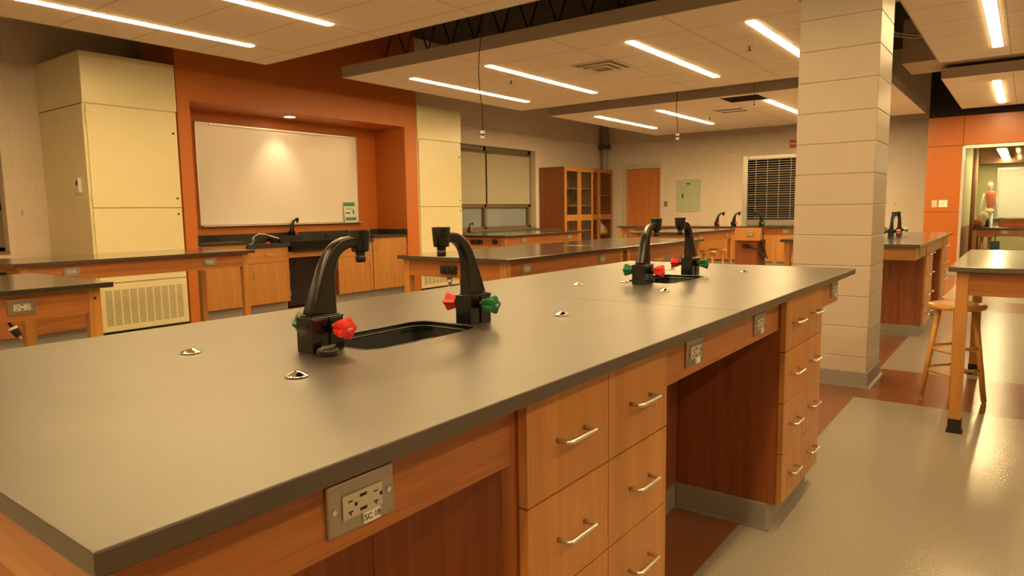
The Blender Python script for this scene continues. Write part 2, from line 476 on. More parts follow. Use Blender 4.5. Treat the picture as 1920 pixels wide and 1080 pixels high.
# window_1 (behind the window counter)
def west_window(n, y0, y1, z0, z1, split, rail=1.34):
    f = MB(); xf = XW - 0.16
    f.box(xf - 0.05, xf + 0.02, y0, y1, z1 - 0.09, z1).box(xf - 0.05, xf + 0.02, y0, y1, z0, z0 + 0.05)
    f.box(xf - 0.05, xf + 0.02, y0, y0 + 0.05, z0, z1).box(xf - 0.05, xf + 0.02, y1 - 0.09, y1, z0, z1)
    f.box(xf - 0.05, xf + 0.02, y0, y1, rail - 0.045, rail + 0.02)
    for sy in split: f.box(xf - 0.05, xf + 0.02, sy - 0.035, sy + 0.035, z0, z1)
    w_ = struct('window_%d' % n, f, 'bronze_frame')
    obj('sill', MB().box(XW - 0.11, XW + 0.01, y0, y1, z0 - 0.02, z0 + 0.012), 'bronze_frame', w_)
    ys = [y0 + 0.03] + split + [y1 - 0.06]
    for a, b_ in zip(ys, ys[1:]):
        obj('pane', MB().box(xf - 0.02, xf - 0.014, a + 0.01, b_ - 0.01, z0 + 0.03, z1 - 0.05), 'thin_glass', w_)
    return w_, ys, xf
w1, ys, xf = west_window(1, 9.0, 12.38, 0.85, 2.5, [9.45, 10.80])
lab = ['dull green roller shade half hidden behind the cream cabinet', 'dull green roller shade left of the pair by the cream cabinet', 'dull green roller shade nearest the wooden cupboards']
for (a, b_), l in zip(zip(ys, ys[1:]), lab):
    s = thing('roller_shade', l, 'blind', (xf + 0.05, (a + b_) / 2, 2.4), 'roller shades in the left window')
    obj('shade_fabric', MB().box(xf + 0.045, xf + 0.048, a + 0.03, b_ - 0.02, 1.375, 2.385), 'shade_fabric', s)
    obj('roller', MB().cyl((xf + 0.055, a + 0.02, 2.39), (xf + 0.055, b_ - 0.01, 2.39), 0.025), 'bronze_frame', s)
    obj('hem_bar', MB().box(xf + 0.040, xf + 0.053, a + 0.03, b_ - 0.02, 1.36, 1.38), 'shade_fabric', s)
bl = MB()
for i in range(18):
    z = 0.9 + i * 0.026
    bl.prism([(xf - 0.062, z), (xf - 0.052, z + 0.026), (xf - 0.049, z + 0.026), (xf - 0.059, z)], 'y', 9.03, 12.32)
tag(obj('window_blind', bl, 'blind_slat', loc=(xf - 0.09, 10.6, 0.9)), 'grey horizontal slats seen through the low panes of the left window', 'blind')
struct('wall_outside', MB().box(XW - 0.7, XW - 0.65, YF, YB, 0, ZT), 'matt_black')
w2, ys2, xf2 = west_window(4, 0.7, 2.62, 0.85, 2.5, [1.7])
s = thing('roller_shade', 'dull green roller shade at the left edge of the picture', 'blind', (xf + 0.05, 1.65, 2.4))
obj('shade_fabric', MB().box(xf + 0.045, xf + 0.048, 0.8, 2.54, 1.0, 2.385), 'shade_fabric', s)
obj('roller', MB().cyl((xf + 0.055, 0.8, 2.39), (xf + 0.055, 2.54, 2.39), 0.025), 'bronze_frame', s)

# window_2: serving hatch with a coiling grille, in the back wall
f = MB()
f.box(-5.08, -4.975, YB - 0.015, YB + 0.06, 0.80, 2.34).box(-3.12, -3.08, YB - 0.015, YB + 0.06, 0.80, 2.34).box(-5.08, -3.1, YB + 0.02, YB + 0.06, 2.27, 2.34)
w_ = struct('window_2', f, 'aluminium')
g = MB()
for i in range(26):
    z = 0.985 + i * 0.0506
    big = i % 5 == 0
    g.box(-4.975, -3.12, YB + 0.05, YB + 0.06 + (0.006 if big else 0), z, z + (0.017 if big else 0.011))
for i in range(8):
    x = -4.82 + i * 0.245
    g.box(x, x + 0.012, YB + 0.048, YB + 0.052, 0.97, 2.28)
obj('grille', g, 'grille_metal', w_)
obj('sill', MB().box(-4.975, -3.12, YB - 0.05, YB + 0.12, 0.82, 0.95, 0.005), 'steel', w_)
struct('trim_10', MB().box(-5.1, -3.0, YB + 0.9, YB + 0.95, 0.5, 2.6).box(-5.15, -5.1, YB + 0.2, YB + 0.95, 0.5, 2.6).box(-3.0, -2.95, YB + 0.2, YB + 0.95, 0.5, 2.6).box(-5.1, -3.0, YB + 0.2, YB + 0.95, 2.5, 2.55), 'matt_black')  # black enclosure: the dark of the unlit room beyond is in its colour

# ------------------------------------------------------------------ ceiling clouds, lamps
ZC = 2.80
def cloud(label, x0, x1, y0, y1, holes, th=0.125):
    t = thing('ceiling_cloud', label, 'ceiling panel', ((x0 + x1) / 2, (y0 + y1) / 2, ZC), 'suspended ceiling clouds')
    # tile field keeps world pattern: build around the thing's origin, so shift the pattern with a mapping-free trick: field is a separate world-origin mesh
    fm = MB().slab([(x0 + 0.012, y0 + 0.012), (x1 - 0.012, y0 + 0.012), (x1 - 0.012, y1 - 0.012), (x0 + 0.012, y1 - 0.012)], holes, ZC, ZC + 0.03)
    o = obj('tile_field', fm, 'ceiling_tile', t)
    for v in o.data.vertices: v.co += Vector(t.location)
    o.location = -Vector(t.location)
    e = MB()
    e.box(x0, x1, y0, y0 + 0.012, ZC - 0.002, ZC + th).box(x0, x1, y1 - 0.012, y1, ZC - 0.002, ZC + th)
    e.box(x0, x0 + 0.012, y0 + 0.012, y1 - 0.012, ZC - 0.002, ZC + th).box(x1 - 0.012, x1, y0 + 0.012, y1 - 0.012, ZC - 0.002, ZC + th)
    obj('fascia', e, 'fascia', t)
    return t
WL = 0.048
def lamp_hole(x, y0, y1): return rrect(x - WL, x + WL, y0, y1, 0.02, 3)
def lamp(x, y0, y1, label, mat='lamp_strip'):
    t = thing('ceiling_light', label, 'light', (x, (y0 + y1) / 2, ZC), 'recessed linear ceiling lights')
    obj('housing', MB().slab(rrect(x - WL, x + WL, y0, y1, 0.02, 3), [rrect(x - WL + 0.004, x + WL - 0.004, y0 + 0.004, y1 - 0.004, 0.018, 3)], ZC - 0.003, ZC + 0.04).box(x - WL, x + WL, y0, y1, ZC + 0.04, ZC + 0.06), 'white_plastic', t)
    obj('diffuser', MB().slab(rrect(x - WL + 0.005, x + WL - 0.005, y0 + 0.005, y1 - 0.005, 0.017, 3), [], ZC - 0.006, ZC + 0.02), mat, t)
XL = (-5.95, -4.82, -3.12, -1.99)
L1 = [(-5.97, 1.50, 3.92), (-4.81, 1.50, 3.92), (-3.12, 1.50, 3.92), (-1.99, 1.50, 3.92), (-5.97, -2.0, 0.4), (-3.12, -2.0, 0.4), (-1.99, -2.0, 0.4)]
L2 = [(x, 6.0 + 0.03 * i, 8.38) for i, x in enumerate(XL)]
L3 = [(-5.97, 10.42, 12.75), (-4.86, 10.5, 12.85), (-3.19, 10.6, 12.9), (-2.05, 10.6, 12.9)]
R1 = [(-0.31, 1.5, 3.9), (1.6, 1.5, 3.9), (3.6, 1.5, 3.9), (-0.31, -2.0, 0.4), (1.6, -2.0, 0.4)]
R2 = [(-0.33, 6.3, 8.72), (1.6, 6.3, 8.72), (3.6, 6.3, 8.72)]
R3 = [(-0.41, 11.03, 13.43), (1.6, 11.03, 13.43)]
V1 = rrect(-4.10, -3.66, 6.68, 7.10, 0.005, 1)
cloud('near left ceiling cloud running off the top left corner', -6.60, -1.35, -2.6, 4.48, [lamp_hole(*l) for l in L1])
cloud('large middle ceiling cloud with four strip lights and a square vent', -6.56, -1.5, 5.46, 9.05, [lamp_hole(*l) for l in L2])
H3 = rrect(-3.69, -3.14, 10.02, 10.55, 0.005, 1)
cloud('far ceiling cloud with the dark open panel, left of the column', -6.56, -1.5, 9.85, 14.02, [lamp_hole(*l) for l in L3] + [H3])
cloud('nearest right-hand ceiling cloud above the right-hand table', -0.86, 5.2, -2.6, 4.9, [lamp_hole(*l) for l in R1])
cloud('ceiling cloud in the top right corner beside the column', -0.89, 5.2, 5.9, 9.26, [lamp_hole(*l) for l in R2])
cloud('small far ceiling cloud in front of the orange panel wall', -0.97, 5.2, 10.42, 13.85, [lamp_hole(*l) for l in R3])
LB = {('L1', 0): 'strip light across the top left corner above the cream cabinet', ('L1', 1): 'strip light at the top edge, second from the left',
      ('L2', 0): 'strip light of the middle cloud nearest the orange niche', ('L2', 1): 'strip light of the middle cloud beside the square vent, left of it',
      ('L2', 2): 'strip light of the middle cloud right of the square vent', ('L2', 3): 'strip light running behind the column top',
      ('L3', 0): 'leftmost short strip light of the far cloud', ('L3', 1): 'strip light of the far cloud crossed by the hanging cord',
      ('L3', 2): 'strip light of the far cloud beside the dark open panel', ('L3', 3): 'strip light of the far cloud hidden behind the column',
      ('R2', 0): 'bright strip light in the top right corner', ('R3', 0): 'short strip light in front of the orange panel wall'}
for nm_, ls in (('L1', L1), ('L2', L2), ('L3', L3), ('R1', R1), ('R2', R2), ('R3', R3)):
    for i, l in enumerate(ls):
        lamp(*l, LB.get((nm_, i), 'strip light outside the picture, row %s' % {'L1': 'over the near island', 'R1': 'over the right aisle', 'R2': 'right of the top corner light', 'R3': 'right of the far short light'}.get(nm_, 'far')), 'lamp_strip_far' if nm_ in ('L3', 'R3') else 'lamp_strip')
# vents, sprinklers, open panel
t = thing('ceiling_vent', 'square four-way vent in the middle ceiling cloud', 'vent', (-3.88, 6.9, ZC))
vf = MB()
for k_, (hw, z) in enumerate(((0.27, -0.004), (0.20, -0.02), (0.13, -0.034))):
    cx, cy = -3.88, 6.9
    vf.slab([(cx - hw, cy - hw), (cx + hw, cy - hw), (cx + hw, cy + hw), (cx - hw, cy + hw)], [[(cx - hw + 0.03, cy - hw + 0.03), (cx + hw - 0.03, cy - hw + 0.03), (cx + hw - 0.03, cy + hw - 0.03), (cx - hw + 0.03, cy + hw - 0.03)]], ZC + z - 0.004, ZC + z)
obj('louver', vf, 'white_plastic', t)
obj('throat', MB().box(-3.88 - 0.25, -3.88 + 0.25, 6.65, 7.15, ZC - 0.003, ZC - 0.0005), 'duct_paint', t)
t = thing('ceiling_vent', 'slim slot vent in the far ceiling cloud', 'vent', (-3.95, 11.3, ZC))
obj('frame', MB().box(-4.2, -3.7, 11.1, 11.5, ZC - 0.010, ZC - 0.0005), 'white_plastic', t)
obj('louver', MB().box(-4.16, -3.74, 11.14, 11.2, ZC - 0.016, ZC - 0.010).box(-4.16, -3.74, 11.4, 11.46, ZC - 0.016, ZC - 0.010), 'steel_dark', t)
t = thing('ceiling_hatch', 'dark open panel in the far ceiling cloud', 'hatch', (-3.41, 10.28, ZC))
obj('recess', MB().box(-3.685, -3.145, 10.03, 10.54, ZC + 0.10, ZC + 0.11).box(-3.69, -3.68, 10.03, 10.54, ZC, ZC + 0.11).box(-3.15, -3.14, 10.03, 10.54, ZC, ZC + 0.11).box(-3.68, -3.15, 10.53, 10.54, ZC, ZC + 0.11), 'steel_dark', t)
for x, y, l in ((-5.13, 6.88, 'small sprinkler head left of the square vent'), (-2.29, 7.03, 'small sprinkler head near the column top'), (-4.55, 11.9, 'small sprinkler head in the far ceiling cloud')):
    t = thing('sprinkler_head', l, 'sprinkler', (x, y, ZC))
    obj('escutcheon', MB().lathe([(0.04, 0), (0.036, -0.008)], (x, y, ZC - 0.0005), n=18), 'white_plastic', t)
    obj('nozzle', MB().lathe([(0.008, 0), (0.008, -0.03), (0.02, -0.034), (0.02, -0.037)], (x, y, ZC - 0.008), n=12), 'steel_dark', t)
# structure above: joists, beams, duct
def joist(y, x0, x1, z0, z1, label):
    t = thing('bar_joist', label, 'joist', ((x0 + x1) / 2, y, z0), 'dark bar joists under the roof deck')
    obj('chord', MB().box(x0, x1, y - 0.05, y + 0.05, z0, z0 + 0.04).box(x0, x1, y - 0.05, y + 0.05, z1 - 0.04, z1), 'steel_dark', t)
    wb = MB(); n = int((x1 - x0) / 0.4)
    for i in range(n):
        xa = x0 + (x1 - x0) * i / n; xb = x0 + (x1 - x0) * (i + 0.5) / n; xc = x0 + (x1 - x0) * (i + 1) / n
        wb.cyl((xa, y, z0 + 0.02), (xb, y, z1 - 0.02), 0.012, 6).cyl((xb, y, z1 - 0.02), (xc, y, z0 + 0.02), 0.012, 6)
    obj('web', wb, 'steel_dark', t)
joist(7.0, -7.45, -1.6, 3.35, 3.9, 'dark truss joist seen over the near edge of the middle cloud')
joist(9.6, -8.5, -1.6, 3.3, 3.8, 'dark truss joist above the gap before the far cloud')
joist(1.8, -8.5, -1.6, 3.3, 3.8, 'dark truss joist above the near left cloud')
tag(obj('steel_beam', MB().box(-8.5, 6.4, 5.0, 5.02, 3.3, 3.9).box(-8.5, 6.4, 4.93, 5.09, 3.28, 3.3).box(-8.5, 6.4, 4.93, 5.09, 3.9, 3.92), 'steel_dark', loc=(0, 5.0, 3.28)), 'dark steel beam crossing above the column', 'beam')
t = thing('duct', 'beige rectangular duct between the two right-hand ceiling clouds', 'duct', (1.8, 10.6, 2.95))
obj('duct_body', MB().box(-1.36, 5.0, 10.0, 10.9, 2.97, 3.5, 0.004), 'duct_paint', t)
tag(obj('duct', MB().box(-1.7, 5.0, 7.7, 8.3, 3.3, 3.55, 0.004), 'duct_paint', loc=(1.6, 8.0, 3.3)), 'beige duct right of the column top', 'duct')
t = thing('cable_bundle', 'loop of cables hanging above the duct right of the column', 'cable', (-1.2, 9.0, 3.1))
for dx in (0, 0.12):
    obj('cable', MB().tube([(-1.6 + dx, 8.8, 3.3), (-1.4 + dx, 8.9, 3.12), (-1.1 + dx, 9.0, 3.06), (-0.7, 9.0, 3.08), (-0.4, 9.0, 3.16)], 0.012, 6), 'duct_paint', t)

# hanging cords
def cord(x, y, ztop, zend, label, s=1.0, sway=0.02):
    t = thing('power_drop', label, 'cord', (x, y, zend), 'power cords hanging from the ceiling')
    pts = [(x + sway * math.sin(i * 0.9), y + sway * math.cos(i * 0.7), ztop + (zend + 0.1 - ztop) * i / 8) for i in range(9)]
    pts[-1] = (x, y, zend + 0.09 * s)
    obj('cable', MB().tube(pts, 0.005 * s, 6), 'matt_black', t)
    obj('connector', MB().box(x - 0.02 * s, x + 0.02 * s, y - 0.02 * s, y + 0.02 * s, zend + 0.055 * s, zend + 0.09 * s, 0.004), 'white_plastic', t)
    obj('collar', MB().cyl((x, y, zend + 0.03 * s), (x, y, zend + 0.056 * s), 0.016 * s), 'matt_black', t)
    obj('plug_socket', MB().box(x - 0.02 * s, x + 0.02 * s, y - 0.02 * s, y + 0.02 * s, zend, zend + 0.035 * s, 0.004), 'white_plastic', t)
cord(-4.064, 5.0, 3.282, 1.877, 'long black power cord hanging in front of the cream cabinet and window', 0.8)
cord(-4.148, 9.6, 3.3, 2.212, 'thin power cord hanging in front of the far ceiling cloud', 1.0, 0.015)
cord(-3.048, 9.6, 3.3, 2.574, 'short cord hanging beside the dark open ceiling panel', 0.6, 0.01)
# corner pipe
t = thing('corner_pipe', 'grey pipe with dark collar in the far left corner above the cupboards', 'pipe', (-8.47, 15.2, 0))
obj('pipe', MB().cyl((-8.47, 15.2, 0), (-8.47, 15.2, 4.19), 0.08, 16), 'duct_paint', t)
obj('collar', MB().cyl((-8.47, 15.2, 2.70), (-8.47, 15.2, 2.78), 0.15, 16), 'steel_dark', t)

# ------------------------------------------------------------------ electrical outlets (child of a host)
def outlet(host, c, nrm, vertical_box=False, sticker=None, detail=True, horiz=True, tint='steel'):
    """c centre on the surface, nrm '+x' '-x' '-y' : plate .114 x .070 with receptacle face"""
    sgn = 1 if nrm[0] == '+' else -1; ax = nrm[1]
    def B(mb, a0, a1, d0, d1, z0, z1, bv=0):
        if ax == 'x': mb.box(c[0] + sgn * d0, c[0] + sgn * d1, c[1] + a0, c[1] + a1, c[2] + z0, c[2] + z1, bv)
        else: mb.box(c[0] + a0, c[0] + a1, c[1] + sgn * d0, c[1] + sgn * d1, c[2] + z0, c[2] + z1, bv)
        return mb
    W, H = (0.057, 0.035) if horiz else (0.035, 0.057)
    p = obj('outlet_plate', B(MB(), -W, W, 0, 0.006, -H, H, 0.0018), tint, host)
    fw_, fh = (0.034, 0.0165) if horiz else (0.0165, 0.034)
    obj('receptacle', B(MB(), -fw_, fw_, 0.006, 0.0085, -fh, fh, 0.001), 'receptacle_grey', p)
    if detail:
        sl = MB(); d0, d1 = 0.0085, 0.0089
        for s_ in (-1, 1):
            a = 0.022 * s_
            B(sl, a - 0.004, a + 0.004, d0, d1, 0.006, 0.0078)
            B(sl, a - 0.004, a + 0.004, d0, d1, -0.0085, -0.0065)
            B(sl, a - 0.001, a + 0.001, d0, d1, -0.0125, -0.0085)
            B(sl, a + 0.007, a + 0.0115, d0, d1, -0.002, 0.003)
        B(sl, -0.006, 0.006, d0, d1, 0.0075, 0.0115); B(sl, -0.006, 0.006, d0, d1, -0.0115, -0.0075)
        obj('slots', sl, 'matt_black', p)
    for s_ in (-1, 1):
        q = (c[0] + sgn * 0.006, c[1] + s_ * 0.047, c[2]) if ax == 'x' else (c[0] + s_ * 0.047, c[1] + sgn * 0.006, c[2])
        if not horiz: continue
        q2 = (q[0] + sgn * 0.002, q[1], q[2]) if ax == 'x' else (q[0], q[1] + sgn * 0.002, q[2])
        obj('screw', MB().cyl(q, q2, 0.0035, 10), 'chrome', p)
    if sticker is not None:
        st = obj('sticker', B(MB(), 0.0, 0.029, 0.006, 0.0092, -0.0325, -0.0165), 'paper', p)
        if sticker:
            M = Matrix.Translation((c[0] + 0.0094, c[1] + 0.0145, c[2] - 0.0245)) @ Matrix(((0, 0, 1, 0), (1, 0, 0, 0), (0, 1, 0, 0), (0, 0, 0, 1)))
            text('lettering', sticker, 0.0115, M, 'matt_black', p)
    return p

# ------------------------------------------------------------------ drawer unit (fronts face +x)
def pull_pts(x, y, z, L=0.048, out=0.030, vertical=False):
    r = 0.008; pts = []
    for (t_, d) in ((-L, 0), (-L, out - r)): pts.append((t_, d))
    for k_ in range(1, 5): a = PI / 2 * k_ / 4; pts.append((-L + r - r * math.cos(a), out - r + r * math.sin(a)))
    for k_ in range(4, -1, -1): a = PI / 2 * k_ / 4; pts.append((L - r + r * math.cos(a), out - r + r * math.sin(a)))
    pts.append((L, 0))
    if vertical: return [(x + d, y, z + t_) for t_, d in pts]
    return [(x + d, y + t_, z) for t_, d in pts]
def drawer_unit(label, xf_, y0, y1, ztop, flip=False, rows=4, depth=0.385, wood_='oak_z'):
    """xf_: plane of the drawer fronts; depth goes to -x"""
    t = thing('drawer_unit', label, 'drawer cabinet', (xf_ - depth / 2, (y0 + y1) / 2, 0), 'drawer units under the islands')
    zk = 0.10
    obj('carcass', MB().box(xf_ - 0.022 - depth, xf_ - 0.0215, y0, y1, zk, ztop), 'panel_z', t)
    kb = MB().box(xf_ - 0.022 - depth, xf_ - 0.048, y0 - 0.012, y1 + 0.012, 0, zk, 0.002)
    kb.box(xf_ - 0.022 - depth, xf_ - 0.036, y0 - 0.02, y1 + 0.02, 0, 0.008)
    obj('kick_plate', kb, 'rubber_base', t)
    ym = (y0 + y1) / 2; dz = (ztop - 0.012 - zk - 0.004) / rows
    proto = None
    for a, b_ in ((y0, ym), (ym, y1)):
        for r_ in range(rows):
            z0 = zk + 0.004 + r_ * dz
            d = obj('drawer', MB().box(xf_ - 0.0205, xf_, a + 0.0012, b_ - 0.0012, z0 + 0.0015, z0 + dz - 0.0015, 0.0012), wood_, t)
            obj('handle', MB().tube(pull_pts(xf_ - 0.001, (a + b_) / 2, z0 + dz * 0.52), 0.0049, 10), 'satin_nickel', d)
    return t

# ------------------------------------------------------------------ faucet (prototype at origin, spout toward +y, red knob +x)
def make_faucet():
    t = thing('lab_faucet', 'x', 'faucet', (0, 0, 0), 'black lab faucets with red and green knobs')
    b_ = MB().box(-0.027, 0.027, -0.042, -0.001, 0, 0.073, 0.002).box(-0.025, 0.027, 0.004, 0.040, 0, 0.073, 0.002).box(-0.021, 0.023, -0.002, 0.006, 0, 0.07)
    b_.box(-0.028, 0.028, -0.043, 0.041, 0.0715, 0.076, 0.0015)
    b_.cyl((0.027, -0.012, 0.058), (0.029, -0.012, 0.058), 0.005, 12)
    b_.box(-0.021, 0.021, -0.036, 0.036, 0.076, 0.0785, 0.001)
    b_.lathe([(0.0065, 0.0), (0.0065, 0.0035), (0.004, 0.0035), (0.004, 0.001)], (0.008, -0.0445, 0.060), axis='y', n=16)
    obj('valve_body', b_, 'black_plastic', t)
    st = [(0.000, 0.078, 0.0345, 0.0185, 86), (0.004, 0.100, 0.0300, 0.0178, 83), (0.009, 0.125, 0.0255, 0.0168, 79), (0.0145, 0.150, 0.0212, 0.0158, 74), (0.0205, 0.172, 0.0182, 0.0148, 68),
          (0.028, 0.190, 0.0165, 0.0140, 60), (0.0375, 0.205, 0.0155, 0.0133, 50), (0.050, 0.2165, 0.0145, 0.0127, 38), (0.065, 0.2245, 0.0138, 0.0122, 24), (0.082, 0.2285, 0.0132, 0.0118, 10), (0.106, 0.2295, 0.0128, 0.0115, 0)]
    s_ = MB(); rings = []
    st2 = []
    for i_ in range(len(st) - 1):
        p0, p1, p2, p3 = st[max(i_ - 1, 0)], st[i_], st[i_ + 1], st[min(i_ + 2, len(st) - 1)]
        for k_ in range(3):
            q = k_ / 3
            st2.append([0.5 * (2 * b1 + (c1 - a1) * q + (2 * a1 - 5 * b1 + 4 * c1 - d1) * q * q + (3 * b1 - a1 - 3 * c1 + d1) * q ** 3) for a1, b1, c1, d1 in zip(p0, p1, p2, p3)])
    st2.append(st[-1])
    for (y, z, ht, hw, ang) in st2:
        a = math.radians(ang); nrm = Vector((0, -math.sin(a), math.cos(a)))
        c = Vector((0, y, z)); rr_ = min(0.0065, ht * 0.6)
        prof = [(hw, 0), (hw, (ht - rr_) * 0.6)]
        for (sx_, sy_, a0_) in ((1, 1, 0), (-1, 1, 90), (-1, -1, 180), (1, -1, 270)):
            for k_ in range(4):
                aa = math.radians(a0_ + 30 * k_); prof.append((sx_ * (hw - rr_) + rr_ * math.cos(aa), sy_ * (ht - rr_) + rr_ * math.sin(aa)))
            if sx_ * sy_ > 0: prof += [(0.3 * hw * sx_, sy_ * ht), (-0.3 * hw * sx_, sy_ * ht)]
            else: prof += [(sx_ * hw, sy_ * (ht - rr_) * 0.5), (sx_ * hw, -sy_ * (ht - rr_) * 0.5)]
        prof = prof[1:] if False else prof[2:]
        rings.append([s_.bm.verts.new(c + Vector((u_, 0, 0)) + nrm * v_) for u_, v_ in prof])
    N_ = len(rings[0])
    for A, B in zip(rings, rings[1:]):
        for i in range(N_):
            f_ = s_.bm.faces.new((A[i], A[(i + 1) % N_], B[(i + 1) % N_], B[i])); f_.smooth = True
    s_.bm.faces.new(rings[0]); s_.bm.faces.new(rings[-1][::-1])
    o = obj('spout', s_, 'black_plastic', t)
    cup = MB().lathe([(0.0180, 0.206), (0.0195, 0.2075), (0.0235, 0.2535), (0.0228, 0.2555), (0.0195, 0.2550)], (0, 0.118, 0), n=28)
    obj('outlet_cup', cup, 'black_plastic', t)
    nz = MB().lathe([(0.0100, 0.182), (0.0115, 0.184), (0.0115, 0.196), (0.0104, 0.197), (0.0104, 0.199), (0.0115, 0.200), (0.0115, 0.210)], (0, 0.118, 0), n=22)
    obj('nozzle', nz, 'black_plastic', t)
    for sx, mt, lb in ((1, 'red_plastic', 'red knob'), (-1, 'green_plastic', 'green knob')):
        k_ = obj('knob', MB().lathe([(0.010, 0.046), (0.0145, 0.048), (0.0158, 0.053), (0.0225, 0.077), (0.0200, 0.082), (0.0105, 0.0845), (0.0098, 0.0845), (0.0092, 0.0865), (0.004, 0.087)], (0, 0.008, 0.052), axis='x' if sx > 0 else '-x', n=20, lobes=5, amp=0.15, smooth=False), mt, t, label=lb)
        obj('stem', MB().cyl((sx * 0.028, 0.008, 0.052), (sx * 0.05, 0.008, 0.052), 0.0125, 16), 'black_plastic', t)
        if sx > 0:
            M = Matrix.Translation((0.0872, 0.008, 0.052)) @ Matrix(((0, 0, 1, 0), (1, 0, 0, 0), (0, 1, 0, 0), (0, 0, 0, 1)))
        else:
            M = Matrix.Translation((-0.0872, 0.008, 0.052)) @ Matrix(((0, 0, -1, 0), (-1, 0, 0, 0), (0, 1, 0, 0), (0, 0, 0, 1)))
        text('lettering', 'HW' if sx > 0 else 'CW', 0.007, M, 'paper', k_, 0.0003)
    return t
faucet0 = make_faucet()
_used = [False]
def faucet(x, y, z, rz, label):
    if not _used[0]:
        _used[0] = True; faucet0.location = (x, y, z); faucet0.rotation_euler = (0, 0, rz); faucet0['label'] = label; return faucet0
    return dup(faucet0, (x, y, z), label, None, rz)

def sink(x0, x1, y0, y1, z, label, ext=0.085):
    t = thing('lab_sink', label, 'sink', ((x0 + x1) / 2, (y0 + y1) / 2, z - 0.2), 'black drop-in island sinks')
    hole = rrect(x0, x1, y0, y1, 0.05)
    rim = MB(); hp = rrect(x0 + 0.0035, x1 - 0.0035, y0 + 0.0035, y1 - 0.0035, 0.047)
    rim.tube([(p[0], p[1], z - 0.002) for p in hp] + [(hp[0][0], hp[0][1], z - 0.002)], 0.0028, 8)
    hp = rrect(x0 + 0.012, x1 - 0.012, y0 + 0.012, y1 - 0.012, 0.042)
    rim.tube([(p[0], p[1], z - 0.012) for p in hp] + [(hp[0][0], hp[0][1], z - 0.012)], 0.0025, 8)
    obj('rim', rim, 'black_plastic', t)
    b_ = MB(); bm_ = b_.bm
    top = [bm_.verts.new((p[0], p[1], z - 0.003)) for p in rrect(x0 + 0.0008, x1 - 0.0008, y0 + 0.0008, y1 - 0.0008, 0.0495)]
    bot = [bm_.verts.new((p[0], p[1], z - 0.19)) for p in rrect(x0 + 0.02, x1 - 0.02, y0 + 0.02, y1 - 0.02, 0.05)]
    n = len(top)
    for i in range(n): f_ = bm_.faces.new((top[i], top[(i + 1) % n], bot[(i + 1) % n], bot[i])); f_.smooth = True
    bm_.faces.new(bot)
    o = obj('basin', b_, 'black_sink', t)
    md = o.modifiers.new('solid', 'SOLIDIFY'); md.thickness = 0.003; md.offset = -1
    obj('drain', MB().cyl(((x0 + x1) / 2, (y0 + y1) / 2, z - 0.188), ((x0 + x1) / 2, (y0 + y1) / 2, z - 0.184), 0.03, 20), 'chrome', t)
    return t

# ------------------------------------------------------------------ near island
ZI = 0.914
IX0, IX1, IY0, IY1 = -1.817, -0.636, 0.234, 3.566
SK = [(-1.318, -1.098, 0.962, 1.336), (-1.318, -1.098, 2.512, 2.880)]
wt = thing('island_worktop', 'large black epoxy worktop of the near island', 'worktop', ((IX0 + IX1) / 2, (IY0 + IY1) / 2, 0.888))
ho = [rrect(a, b_, c, d, 0.05) for a, b_, c, d in SK]
def quad(x0, x1, y0, y1): return [(x0, y0), (x1, y0), (x1, y1), (x0, y1)]
ym_ = 1.94
obj('slab', MB().slab(quad(IX0, IX1, IY0, ym_ - 0.0006), ho[:1], 0.888, ZI), 'epoxy', wt, bevel=0.0022)
obj('slab', MB().slab(quad(IX0, IX1, ym_ + 0.0006, IY1), ho[1:], 0.888, ZI), 'epoxy', wt, bevel=0.0022)
sink(*SK[0], ZI, 'black sink between the two nearest faucets')
sink(*SK[1], ZI, 'black sink between the two faucets further along the near island')
faucet(-1.203, 0.916, ZI + 0.0002, 0, 'nearest black faucet, spout to the right over the near sink')
faucet(-1.165, 1.380, ZI + 0.0002, PI, 'black faucet at the far end of the near sink, spout to the left')
faucet(-1.203, 2.467, ZI + 0.0002, 0, 'black faucet at the near end of the second sink, green knob to the left')
faucet(-1.195, 2.925, ZI + 0.0002, PI, 'black faucet at the far end of the second sink beside the column')
# apron frame with outlets
fr_ = thing('bench_apron', 'wooden apron frame with steel outlets under the near island worktop', 'frame', ((IX0 + IX1) / 2, (IY0 + IY1) / 2, 0.765))
AX = -0.698
for x0, x1 in ((AX - 0.022, AX), (IX0 + 0.06, IX0 + 0.082)):
    for a, b_ in ((0.272, 0.922), (1.5245, 2.53), (3.102, 3.50)):
        obj('apron_rail', MB().box(x0, x1, a, b_, 0.765, 0.8878, 0.0012), 'cherry_y', fr_)
obj('apron_rail', MB().box(IX0 + 0.0825, AX - 0.0225, 0.272, 0.294, 0.765, 0.8878, 0.0012), 'oak_x', fr_)
obj('apron_rail', MB().box(IX0 + 0.0825, AX - 0.0225, 3.478, 3.50, 0.765, 0.8878, 0.0012), 'oak_x', fr_)
outlet(fr_, (AX, 0.5815, 0.8235), '+x', sticker='SC 18')
outlet(fr_, (AX, 1.738, 0.8245), '+x', sticker='')
outlet(fr_, (AX, 2.300, 0.821), '+x', sticker='')
outlet(fr_, (AX, 3.405, 0.825), '+x', sticker='')
drawer_unit('drawer unit nearest the camera with eight drawers', -0.674, 0.9345, 1.5186, 0.887)
drawer_unit('drawer unit at the far end of the near island, beside the column', -0.674, 2.544, 3.090, 0.887)
ch = thing('island_core', 'reddish wooden core cabinet between the drawer units of the near island', 'cabinet', (-1.23, 2.0, 0))
obj('core_panel', MB().box(-1.092, -1.083, 0.9345, 3.090, 0.10, 0.8875).box(-1.40, -1.391, 0.9345, 3.090, 0.10, 0.8875).box(-1.391, -1.092, 0.9345, 0.944, 0.10, 0.8875).box(-1.391, -1.092, 3.080, 3.090, 0.10, 0.8875), 'panel_z', ch)
